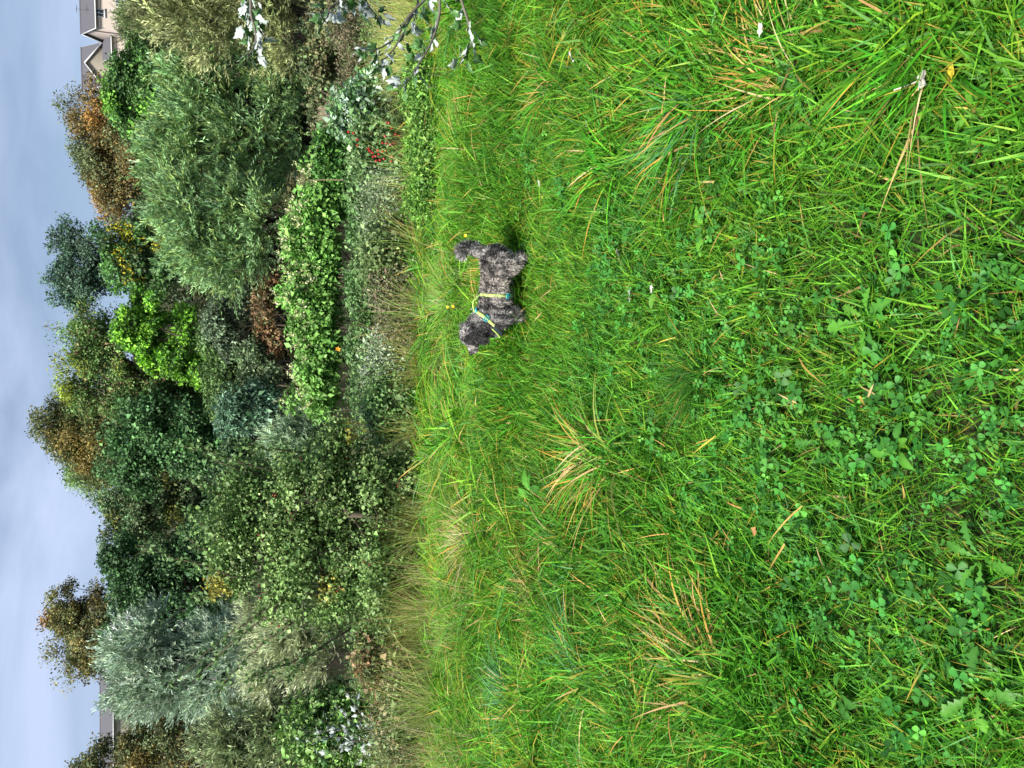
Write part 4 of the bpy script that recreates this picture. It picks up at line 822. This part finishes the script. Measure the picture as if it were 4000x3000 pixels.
RS = [('dandelion', 'dandelion rosette with toothed leaves beside the golden tussock', 3230, 500, DL, 9, .13, .04), ('dandelion', 'dandelion rosette in the clover at the near centre', 3440, 1250, DL, 7, .12, .04),
      ('dandelion', 'dandelion rosette left of the near centre, among fine grass', 3260, 1720, DL, 6, .10, .045), ('dandelion', 'small pale dandelion left of the dark fine tussock', 2640, 1970, DL, 6, .12, .04),
      ('dandelion', 'dandelion leaves near the bottom left corner of the lawn', 3880, 2690, DL, 6, .11, .05), ('dandelion', 'dandelion rosette between the clover and the tan dead tussock', 3080, 2050, DL, 7, .10, .045),
      ('dandelion', 'dandelion at the nearest left part of the lawn', 3900, 2180, DL, 5, .10, .05),
      ('dock_plant', 'broad-leaved dock in the grass at the right edge', 2150, 200, KL, 8, .15, .07), ('dock_plant', 'dock with wide upright leaves under the right-hand bluish tussock', 2350, 225, KL, 6, .13, .07),
      ('dock_plant', 'leafy dock growing just left of the front paws of the dog', 2040, 1360, KL, 11, .12, .06), ('dock_plant', 'dock with large bright leaves behind the big arching tussock', 2150, 1930, KL, 9, .17, .1),
      ('plantain', 'ribbed plantain rosette right of the dark fine tussock', 2800, 900, KL, 8, .10, .04), ('plantain', 'plantain leaves at the near right corner', 3850, 450, KL, 6, .09, .04), ('plantain', 'plantain in the short turf right of the lawn centre', 2600, 1120, KL, 7, .09, .035),
      ('plantain', 'plantain rosette in the left clover near the camera', 3560, 1750, KL, 6, .08, .045), ('plantain', 'plantain at the far left of the near lawn', 3330, 2700, KL, 6, .09, .05)]
for i, (nm, lb, px, py, ms, n, sz, lf) in enumerate(RS): rosette(nm, lb, 'weed', px, py, ms, n, sz, 930 + i, lf, 'broad-leaved weeds in the lawn')

# fallen leaves
M_FW = plain_mat('fallen_white', (.50, .48, .43), .8, .1, col2=(.36, .34, .30), scale=40); M_FY = plain_mat('fallen_yellow', (.62, .50, .04), .6, .2, col2=(.40, .30, .03), scale=50)
M_FB = plain_mat('fallen_tan', (.40, .22, .09), .8, .1, col2=(.26, .13, .05), scale=50); M_FG = plain_mat('fallen_grey', (.38, .38, .37), .8, .1, col2=(.18, .18, .18), scale=60)
def fallen(label, px, py, size, mat, seed, h=.075, stalk=False):
    r = np.random.default_rng(seed); g = ground_at(px, py); g = g + unit(np.array([0, 0, EYE]) - g) * (h / max(.2, unit(np.array([0, 0, EYE]) - g)[2])); size *= .85; k = 18; a = np.linspace(0, 2 * PI, k, endpoint=False)
    rad = .5 * (1 + .22 * np.cos(5 * a) + .08 * r.normal(size=k)); x, y = rad * np.cos(a), rad * np.sin(a) * .8; z = r.uniform(-.2, .4) * x ** 2 + r.uniform(.1, .5) * y ** 2 + .04 * r.normal(size=k)
    V = np.concatenate([[(0, 0, 0)], np.stack([x, y, z], 1)]) * size; n = len(V); f = [(0, 1 + j, 1 + (j + 1) % k) for j in range(k)]
    W = V - np.array([0, 0, .02 * size]); rim = []
    for j in range(k): p_, q_ = 1 + j, 1 + (j + 1) % k; rim += [(p_, p_ + n, q_ + n), (p_, q_ + n, q_)]
    root = thing('fallen_leaf', label, 'leaf', g, 'fallen leaves lying in the grass'); me = bpy.data.meshes.new('blade'); me.from_pydata([tuple(v) for v in np.concatenate([V, W])], [], f + [(q[0] + n, q[2] + n, q[1] + n) for q in f] + rim); me.materials.append(mat)
    root.rotation_euler = (r.normal(-.25, .2), r.normal(0, .25), 0); b = link('blade', me, root); b.rotation_euler = (0, 0, r.uniform(0, 6.28) if not stalk else 0)
    if stalk:
        s = Soup(); tube(s, [(0, size * .35, .004), (.0, size * .9, .012), (-.003, size * 1.45, .03)], [.0022, .0018, .0026], (.6, .58, .5), 5); st = link('stalk', s.mesh('stalk', M_DRY), root)
    return root
fallen('white fallen leaf with a pale stalk, nearest the right corner', 3600, 310, .052, M_FW, 1, stalk=True)
fallen('crumpled yellow fallen leaf beside the white one', 3715, 285, .05, M_FY, 2); fallen('white fallen leaf by the broad-leaved dock at right', 2232, 220, .075, M_FW, 3, .16)
fallen('torn white leaf fragment in the right-hand grass', 2290, 485, .05, M_FW, 4, .12); fallen('small white leaf right of the hind paw of the dog', 2105, 718, .05, M_FW, 5, .09)
fallen('white scrap of leaf caught in the golden tussock', 2970, 115, .045, M_FW, 6, .16); fallen('curled grey leaf on the short turf in front of the dog', 2460, 1155, .06, M_FG, 7, .085)
fallen('pale dry leaf just right of the curled grey one', 2415, 985, .04, M_FW, 8, .085); fallen('greyish pale leaf below the curled grey one', 2545, 1128, .045, M_FW, 9, .085)
fallen('tan fallen leaf in the clover at centre left', 2945, 2075, .04, M_FB, 10); fallen('pale yellow leaf in the long grass at left', 1950, 2460, .10, M_FY, 11, .36)

# flowers and dry stalks
M_PETAL_Y = plain_mat('yellow_petal', (.80, .48, .01), .5, .3, var=.2, scale=90); M_PETAL_O = plain_mat('orange_petal', (.80, .36, .03), .5, .3, var=.2, scale=90); M_PETAL_P = plain_mat('pink_petal', (.62, .32, .58), .6, .2, var=.2, scale=90)
def flower(label, px, py, Y, size, mat, seed, name='yellow_flower', n=11):
    r = np.random.default_rng(seed); h = at(px, py, Y); b = np.array([h[0] + r.normal(0, .04), Y + .05, float(terrain(h[0], Y))]); root = thing(name, label, 'flower', b); s = Soup()
    tube(s, bez(b, h, (0, 0, 0), r, 6, .04) - b, np.linspace(.004, .002, 6), (.12, .13, .05), 5); link('stem', s.mesh('stem', M_DRY), root)
    nr = unit(np.array([0, 0, EYE + .8]) - h + r.normal(0, .3, 3)); t1 = unit(np.cross(nr, (0.2, .1, 1.))); t2 = np.cross(nr, t1)
    for j in range(n):
        a = 6.283 * j / n; d = unit(t1 * math.cos(a) + t2 * math.sin(a) + nr * .25); w_ = np.cross(nr, d) * size * .22; c = h - b
        me = bpy.data.meshes.new('petal'); me.from_pydata([tuple(c), tuple(c + d * size * .55 + w_), tuple(c + d * size), tuple(c + d * size * .55 - w_)], [], [(0, 1, 2), (0, 2, 3)]); me.materials.append(mat); link('petal', me, root)
    return root
flower('upper yellow daisy-like flower behind the withers of the dog', 1748, 1200, 5.6, .012, M_PETAL_Y, 21); flower('lower yellow daisy-like flower behind the withers of the dog', 1769, 1197, 5.5, .013, M_PETAL_Y, 22)
flower('single yellow flower right of the raised tail of the dog', 1818, 920, 5.4, .014, M_PETAL_Y, 23); flower('lone orange bloom on the front of the flowering hedge', 1320, 1365, 14.7, .06, M_PETAL_O, 24, 'orange_flower', 6)
flower('pink thistle bloom below the rose bush', 1598, 454, 8.7, .035, M_PETAL_P, 25, 'pink_flower'); flower('pale pink bloom in the weeds right of the tail', 1540, 742, 10.2, .035, M_PETAL_P, 26, 'pink_flower')
def seed_spike(label, x0, y0, x1, y1, Y, seed, col=(.06, .03, .02), fill=.6):
    r = np.random.default_rng(seed); h = at(x1, y1, Y); b = at(x0, y0, Y); root = thing('seed_stalk', label, 'stalk', b, 'dry stalks at the lawn edge'); k = 10; pts = bez(b, h, (0, 0, 0), r, k, .02) - b; pts[0, 2] -= .25
    s = Soup(); tube(s, pts, np.linspace(.006, .002, k), (.14, .08, .05), 5); link('stem', s.mesh('stem', M_DRY), root)
    if fill:
        s = Soup(); n = 260; t_ = r.uniform(1 - fill, 1, n); pos = np.array([np.interp(t_, np.linspace(0, 1, k), pts[:, c]) for c in range(3)]).T + r.normal(0, .012, (n, 3)); leaves(s, pos, rand_unit(n, r), .014, .011, pick([col], n, r, .3), r); o = link('seed_head', s.mesh('seed_head', M_DRY), root); o['kind'] = 'stuff'
seed_spike('dark brown seed spike leaning in the weeds right of the tail', 1790, 705, 1560, 765, 8.2, 31); seed_spike('taller dark seed spike in front of the left end of the hedge', 1850, 1800, 1700, 1805, 7.6, 32); seed_spike('dark seed spike beside the straw-pale tussock', 1860, 1850, 1720, 1845, 7.4, 33)
seed_spike('short dark seed spike in the left-hand meadow grass', 1840, 2440, 1740, 2450, 7.2, 34); seed_spike('long bare straw stalk leaning right over the berry bush', 1800, 2500, 1412, 2415, 7.4, 35, fill=0); seed_spike('thin straw stalk standing against the hawthorn trunk', 1800, 2130, 1490, 2060, 7.6, 36, fill=0)
seed_spike('thin pale stalk rising at the left of the berry bush', 1800, 2620, 1380, 2790, 7.6, 37, fill=0); seed_spike('dark seed spike at the foot of the weeds right of the dog', 1700, 470, 1650, 480, 7.9, 38)
r = np.random.default_rng(60); hb = at(1350, 690, 13.2); hb[2] = float(terrain(hb[0], 13.2)); ht = at(1200, 703, 13.2); root = thing('hogweed_stalk', 'dry hogweed stalk with a flat brown seed head against the willow', 'stalk', hb); s = Soup(); tube(s, bez(hb, ht, (0, 0, 0), r, 6, .01) - hb, np.linspace(.012, .008, 6), (.30, .24, .14), 6); link('stem', s.mesh('stem', M_DRY), root); s = Soup()
for j in range(16):
    a = 6.283 * j / 16; e = ht - hb + np.array([.13 * math.cos(a) * r.uniform(.4, 1), .10 * math.sin(a), .10 + r.normal(0, .02)]); tube(s, [ht - hb, e], .003, (.25, .2, .12), 4); n = 12; leaves(s, e + r.normal(0, .022, (n, 3)), rand_unit(n, r), .02, .016, pick([(.26, .2, .13)], n, r, .2), r)
q = link('seed_head', s.mesh('seed_head', M_DRY), root); q['kind'] = 'stuff'
def twig_bush(label, px, py, Y, h, wd, n, col, seed):
    r = np.random.default_rng(seed); b = at(px, py, Y); root = thing('twig_bush', label, 'shrub', b); s = Soup()
    for j in range(n):
        e = np.array([r.normal(0, wd), r.normal(0, wd), h * r.uniform(.5, 1)]); p_ = bez((0, 0, -.2), e, (0, 0, .0), r, 5, .04); tube(s, p_, np.linspace(.006, .002, 5), pick([col], 1, r, .2)[0], 4)
        for q in range(3): tube(s, bez(p_[2], e * r.uniform(.6, .95) + r.normal(0, .08, 3), (0, 0, 0), r, 4, .05), [.003, .0025, .002, .0015], pick([col], 1, r, .2)[0], 3)
    link('twigs', s.mesh('twigs', M_DRY), root)
twig_bush('dead brown twiggy bush against the hedge, above the back of the dog', 1440, 1100, 13.2, .5, .22, 60, (.20, .15, .11), 61); twig_bush('pale dead twig bush at the edge of the pond', 1330, 440, 14.0, .42, .16, 60, (.36, .29, .21), 62)
twig_bush('bleached dry grass heads left of the muzzle of the dog', 1640, 1420, 9.2, .55, .2, 80, (.50, .44, .34), 63); twig_bush('dark bare twigs under the left end of the hedge', 1520, 1640, 12.4, .55, .22, 60, (.10, .08, .07), 64)
# yellowing reeds under the silver branches, tan grass on the left
r = np.random.default_rng(65); pp = []
for (px0, px1, py0, py1, n) in [(1600, 1720, 40, 340, 45), (1660, 1760, 2480, 3050, 24), (1650, 1730, 2330, 2480, 10), (1640, 1700, 1950, 2150, 9), (1610, 1690, 1330, 1480, 8), (1590, 1720, 350, 1000, 14), (1590, 1700, 1000, 1900, 18), (1600, 1720, 1900, 3000, 22)]:
    for _ in range(n): pp.append(ground_at(r.uniform(px0, px1), r.uniform(py0, py1)))
pp = np.array(pp); scatter('dry_reeds', 'drytall', pp, rots(len(pp), r, .12), r.uniform(.6, 1.1, len(pp)), r.integers(0, 6, len(pp)), tints(pp, r, .15))
# ------------------------------------------------------------------ the dog
DOGO = ground_at(2070, 990) - np.array([0, 0, .012]); psi = math.radians(9)
df = np.array([-math.cos(psi), math.sin(psi), 0]); dl = np.array([-math.sin(psi), -math.cos(psi), 0])
dog = thing('dog', 'small shaggy grey brindle dog in a lime harness, standing in the grass', 'dog', DOGO)
dog.rotation_euler = (0, 0, math.atan2(df[1], df[0]))       # local x forward, y to its left, z up
M_BODY = foliage_mat('dog_coat', .7, .2, 0.0, 120, 0.0)
chains = [   # (points (f, l, z), radii)
 ([(.045, 0, .235), (.16, 0, .226), (.28, 0, .218), (.38, 0, .216), (.44, 0, .235)], [.084, .084, .098, .102, .082]),
 ([(.40, 0, .255), (.45, -.005, .305), (.495, -.012, .345)], [.088, .078, .07]),
 ([(.515, -.018, .366), (.535, -.024, .362)], [.062, .058]), ([(.545, -.03, .352), (.585, -.046, .342), (.612, -.058, .336)], [.045, .036, .028]),
 ([(.535, -.026, .385), (.552, -.034, .374)], [.036, .03]),
 ([(.012, 0, .30), (-.012, 0, .355), (-.02, .0, .41), (-.006, .004, .448), (.022, .008, .452), (.04, .01, .432)], [.03, .027, .027, .025, .021, .011])]
for sd_ in (1, -1):
    o2 = 0.035 if sd_ < 0 else 0.0
    chains += [([(.055, sd_ * .05, .215), (.085 + o2, sd_ * .062, .15), (.03 + o2, sd_ * .066, .095), (.02 + o2, sd_ * .066, .03), (.045 + o2, sd_ * .066, .018)], [.072, .05, .03, .025, .022]),
               ([(.40, sd_ * .05, .215), (.37 + o2, sd_ * .066, .14), (.385 + o2, sd_ * .068, .07), (.385 + o2, sd_ * .068, .024), (.41 + o2, sd_ * .068, .018)], [.068, .042, .03, .026, .022])]
bm = bmesh.new()
def ball(c, r_, sc=(1, 1, 1), rot=None):
    mtx = Matrix.Translation(Vector(c)) @ (rot.to_matrix().to_4x4() if rot else Matrix.Identity(4)) @ Matrix.Diagonal((*[r_ * q for q in sc], 1)); bmesh.ops.create_icosphere(bm, subdivisions=2, radius=1, matrix=mtx)
for pts, rr in chains:
    for i in range(len(pts) - 1):
        a_, b_ = np.array(pts[i]), np.array(pts[i + 1]); L_ = np.linalg.norm(b_ - a_); k = max(2, int(L_ / (.28 * min(rr[i], rr[i + 1]))) + 1)
        for t_ in np.linspace(0, 1, k): ball(a_ * (1 - t_) + b_ * t_, rr[i] * (1 - t_) + rr[i + 1] * t_)
for t_ in np.linspace(0, 1, 6):                             # drop ears
    e = np.array([.497, .046, .392]) * (1 - t_) + np.array([.545, .056, .298]) * t_; ball(e, .03 + .010 * math.sin(PI * min(1, t_ * 1.1)), (1.05, .42, .8), Euler((.1, 0, 0)))
    e = np.array([.475, -.07, .400]) * (1 - t_) + np.array([.50, -.095, .33]) * t_; ball(e, .028, (1, .4, .8))
me = bpy.data.meshes.new('dog_raw'); bm.to_mesh(me); bm.free(); raw = bpy.data.objects.new('dog_raw', me); C.objects.link(raw)
md = raw.modifiers.new('r', 'REMESH'); md.mode = 'VOXEL'; md.voxel_size = .0065; md = raw.modifiers.new('s', 'SMOOTH'); md.iterations = 5; md.factor = .5
dg = bpy.context.evaluated_depsgraph_get(); ev = raw.evaluated_get(dg); tmp = bpy.data.meshes.new_from_object(ev)
tmp.calc_loop_triangles(); BV = np.empty(len(tmp.vertices) * 3); tmp.vertices.foreach_get('co', BV); BV = BV.reshape(-1, 3); BN = np.empty(len(BV) * 3); tmp.vertices.foreach_get('normal', BN); BN = BN.reshape(-1, 3)
BF = np.empty(len(tmp.loop_triangles) * 3, np.int32); tmp.loop_triangles.foreach_get('vertices', BF); BF = BF.reshape(-1, 3)
bpy.data.objects.remove(raw); bpy.data.meshes.remove(me)
DARK, GREY, TAN, SILV = np.array([.022, .021, .022]), np.array([.10, .095, .092]), np.array([.25, .21, .17]), np.array([.36, .34, .33])
def coat(p):
    n1 = noise3(p * np.array([75, 45, 22.])); n2 = noise3(p * np.array([20, 18, 14.]) + 9); n3 = noise3(p * 150 + 3)
    m = np.clip(.52 + 2.1 * (n1 - .5) + 1.3 * (n2 - .5) + .7 * (n3 - .5), 0, 1)
    x, z = p[:, 0], p[:, 2]
    m = m - .22 * np.clip((x - .27) / .1, 0, 1) * (x < .46) - .35 * np.clip((z - .30) / .02, 0, 1) * (x > .06) * (x < .36)    # darker shoulder and back line
    head = np.clip((x - .44) / .05, 0, 1) * (z > .24); m = m - .02 * head; ear = (np.abs(p[:, 1] - .053) < .028) & (x > .46) & (x < .60) & (z > .26) & (z < .405) & (p[:, 1] > .03); m = np.where(ear, m * .05, m)
    tail = (z > .33) & (x < .1); m = np.where(tail, m * .6 + .42, m); muz = np.clip((x - .585) / .02, 0, 1); m = m + .3 * muz
    m = np.clip(m, 0, 1)[:, None]; warm = np.clip(1 - np.abs(x - .18) / .2, 0, 1)[:, None] * (~tail)[:, None]
    mid = GREY * (1 - warm * .4) + TAN * warm * .4; hi = SILV * (1 - warm * .65) + (TAN * 1.35) * warm * .65
    return np.where(m < .5, DARK + (mid - DARK) * (m / .5), mid + (hi - mid) * ((m - .5) / .5))
sp = Soup(); sp.add(BV + BN * (.004 * (noise3(BV * 90) - .5))[:, None], BF, coat(BV)); body = link('body', sp.mesh('body', M_BODY, smooth=True), dog)
# shaggy coat: short curled locks
r = np.random.default_rng(71); tri = BV[BF]; ar = np.linalg.norm(np.cross(tri[:, 1] - tri[:, 0], tri[:, 2] - tri[:, 0]), axis=1); N_ = 32000; fi = r.choice(len(BF), N_, p=ar / ar.sum()); uv = r.random((N_, 2)); fl = uv.sum(1) > 1; uv[fl] = 1 - uv[fl]
pos = tri[fi, 0] + (tri[fi, 1] - tri[fi, 0]) * uv[:, :1] + (tri[fi, 2] - tri[fi, 0]) * uv[:, 1:]; nr = unit(BN[BF[fi]].mean(1))
flow = np.tile([-.4, 0, -.9], (N_, 1)) + r.normal(0, .45, (N_, 3)); tl = (pos[:, 2] > .33) & (pos[:, 0] < .1); flow[tl] = np.array([.5, 0, .5]) + r.normal(0, .4, (tl.sum(), 3)); flow -= nr * (flow * nr).sum(1)[:, None]
ln = np.where(pos[:, 0] > .56, .010, np.where(pos[:, 2] < .09,   .015, .028)) * r.uniform(.6, 1.3, N_); ln[tl] *= 1.25
d1 = unit(nr * .75 + flow * .8); d2 = unit(nr * .1 + flow * 1.0 + r.normal(0, .45, (N_, 3))); side = unit(np.cross(d1, nr + r.normal(0, .3, (N_, 3)))); wd = r.uniform(.0014, .003, N_)[:, None]
p0 = pos - nr * .003; p1 = pos + d1 * ln[:, None] * .5; p2 = p1 + d2 * ln[:, None] * .55
wd = np.where(pos[:, :1] > .5, wd * .7, wd)
V = np.stack([p0 - side * wd, p0 + side * wd, p1 - side * wd * .9, p1 + side * wd * .9, p2], 1); f = np.array([(0, 1, 3), (0, 3, 2), (2, 3, 4)]); cf = coat(pos) * np.exp(r.normal(0, .28, (N_, 1))); cf = np.repeat(cf, 5, 0); cf[4::5] *= 1.25
sp = Soup(); sp.add(V.reshape(-1, 3), (f[None] + (np.arange(N_) * 5)[:, None, None]).reshape(-1, 3), np.clip(cf, .004, .8)); fu = link('fur', sp.mesh('fur', M_FUR), dog); fu['kind'] = 'stuff'
bvh = BVHTree.FromPolygons([Vector(v) for v in BV], [tuple(int(q) for q in t) for t in BF])
M_NOSE = plain_mat('nose_skin', (.012, .011, .012), .25, .5, var=.3); M_EYE = plain_mat('eye', (.01, .008, .006), .05, .8, var=.1)
def blob(name, c, r_, sc, mat, parent):
    b = bmesh.new(); bmesh.ops.create_icosphere(b, subdivisions=2, radius=r_, matrix=Matrix.Diagonal((*sc, 1))); m_ = bpy.data.meshes.new(name); b.to_mesh(m_); b.free(); m_.materials.append(mat)
    for q in m_.polygons: q.use_smooth = True
    o = link(name, m_, parent); o.location = c; return o
blob('nose', (.640, -.068, .349), .013, (.9, 1.2, .85), M_NOSE, dog); blob('eye', (.576, -.004, .368), .0085, (1, 1, 1), M_EYE, dog); blob('eye', (.566, -.072, .368), .0085, (1, 1, 1), M_EYE, dog)
# harness
LIME, TEAL = (.50, .70, .16), (.03, .36, .42)
def web_mat(name, col):
    mt, t, o = mat_new(name); n = t.nodes.new; k = t.links.new; p = n('ShaderNodeBsdfPrincipled'); p.inputs['Roughness'].default_value = .65; tc = n('ShaderNodeTexCoord'); wv = n('ShaderNodeTexWave'); wv.inputs['Scale'].default_value = 260; k(tc.outputs['Object'], wv.inputs['Vector'])
    mx = n('ShaderNodeMix'); mx.data_type = 'RGBA'; mx.inputs['A'].default_value = (*col, 1); mx.inputs['B'].default_value = (*[c * .8 for c in col], 1); k(wv.outputs['Fac'], mx.inputs['Factor']); k(mx.outputs['Result'], p.inputs['Base Color']); k(p.outputs[0], o.inputs['Surface']); return mt
M_LIME, M_MESH = web_mat('lime_webbing', LIME), web_mat('dark_padding', (.03, .045, .05)); M_TEAL = plain_mat('teal_plastic', TEAL, .35, .5, var=.15); M_RING = plain_mat('steel_ring', (.6, .6, .58), .25, .5, metal=1.0)
har = tag(link('harness', None, dog), 'lime green harness with teal buckles and dark chest pad')
def ring_path(c, u_, v_, a0, a1, n, off=.014):
    c, u_, v_ = np.array(c), unit(np.array(u_, float)), unit(np.array(v_, float)); out_ = []
    for a in np.linspace(a0, a1, n):
        d = u_ * math.cos(a) + v_ * math.sin(a); h = bvh.ray_cast(Vector(c + d * .4), Vector(-d)); q = np.array(h[0]) if h[0] else c + d * .1; out_.append(q + d * off)
    return np.array(out_)
def strap(name, pts, width, mat, parent, axis=None, thick=.003):
    pts = np.asarray(pts, float); k = len(pts); tan = unit(np.gradient(pts, axis=0)); cen = np.array([.3, 0, .22])
    if axis is None: nrm_ = unit(pts - np.stack([pts[:, 0], np.zeros(k), np.full(k, .22)], 1)); sd = unit(np.cross(tan, nrm_))
    else: sd = np.tile(unit(np.array(axis, float)), (k, 1)); sd = unit(sd - tan * (sd * tan).sum(1)[:, None])
    nn = unit(np.cross(sd, tan)); s = Soup(); V = np.stack([pts - sd * width / 2 - nn * thick, pts + sd * width / 2 - nn * thick, pts + sd * width / 2 + nn * thick, pts - sd * width / 2 + nn * thick], 1).reshape(-1, 3); f = []
    for i in range(k - 1):
        for j in range(4): a_, b_ = i * 4 + j, i * 4 + (j + 1) % 4; f += [(a_, b_, b_ + 4), (a_, b_ + 4, a_ + 4)]
    s.add(V, f, (.5, .7, .1)); return link(name, s.mesh(name, mat), parent)
gp = ring_path((.265, 0, .215), (0, 0, 1), (0, 1, 0), 0, 2 * PI, 48, .010); strap('girth_strap', gp, .018, M_LIME, har, axis=(1, 0, 0))
nu = unit(np.array([-.62, 0, .80])); npth = ring_path((.435, 0, .262), nu, (0, 1, 0), 0, 2 * PI, 48, .012); strap('neck_strap', npth, .021, M_LIME, har, axis=(.78, 0, .62))
cp = ring_path((.435, 0, .262), nu, (0, 1, 0), 1.75, 2 * PI - 1.75, 30, .013); strap('chest_pad', cp, .052, M_MESH, har, axis=(.78, 0, .62), thick=.004)
for s_ in (-1, 1): strap('piping', cp + np.array([.78, 0, .62]) * .027 * s_, .007, M_LIME, har, axis=(.78, 0, .62), thick=.005)
z0, z1 = gp[0], npth[0]
strap('back_strap', np.array([z0, z0 + (.012, .006, .014), z0 * .6 + z1 * .4 + (0, .01, .034), z0 * .35 + z1 * .65 + (0, .01, .03), z1 + (-.006, .004, .012), z1]), .014, M_LIME, har, axis=(0, 1, 0), thick=.002)
def buckle(path, i, width, parent, ax):
    c = path[i]; tn = unit(path[i + 1] - path[i - 1]); sd = unit(np.array(ax, float)); sd = unit(sd - tn * sd.dot(tn)); s = Soup(); nn = np.cross(sd, tn)
    nn = nn if nn[1] > 0 else -nn
    for q in (-1, 0, 1): hexa(s, c + tn * (q * .0125) - tn * .0022 - sd * width / 2 + nn * .004, tn * .0045, sd * width, nn * .006)
    for q in (-1, 1): hexa(s, c + sd * (q * width / 2) - sd * .002 - tn * .0145 + nn * .0035, sd * .0045, tn * .029, nn * .007)
    link('buckle', s.mesh('buckle', M_TEAL), parent)
buckle(gp, 15, .03, har, (1, 0, 0)); buckle(npth, 8, .034, har, (.78, 0, .62))
s = Soup(); hexa(s, npth[2] + np.array([-.02, -.004, .0]), (.028, 0, -.004), (0, .012, 0), (0, 0, .014)); link('label_tab', s.mesh('label_tab', M_TEAL), har)
for c in (z0 + np.array([.01, .004, .014]), z1 + np.array([-.012, .004, .016])):
    a = np.linspace(0, 2 * PI, 13); s = Soup(); tube(s, np.stack([c[0] + .011 * np.cos(a), np.full(13, c[1]), c[2] + .011 * np.sin(a)], 1), .0018, (.6, .6, .6), 5); link('ring', s.mesh('ring', M_RING, smooth=True), har)
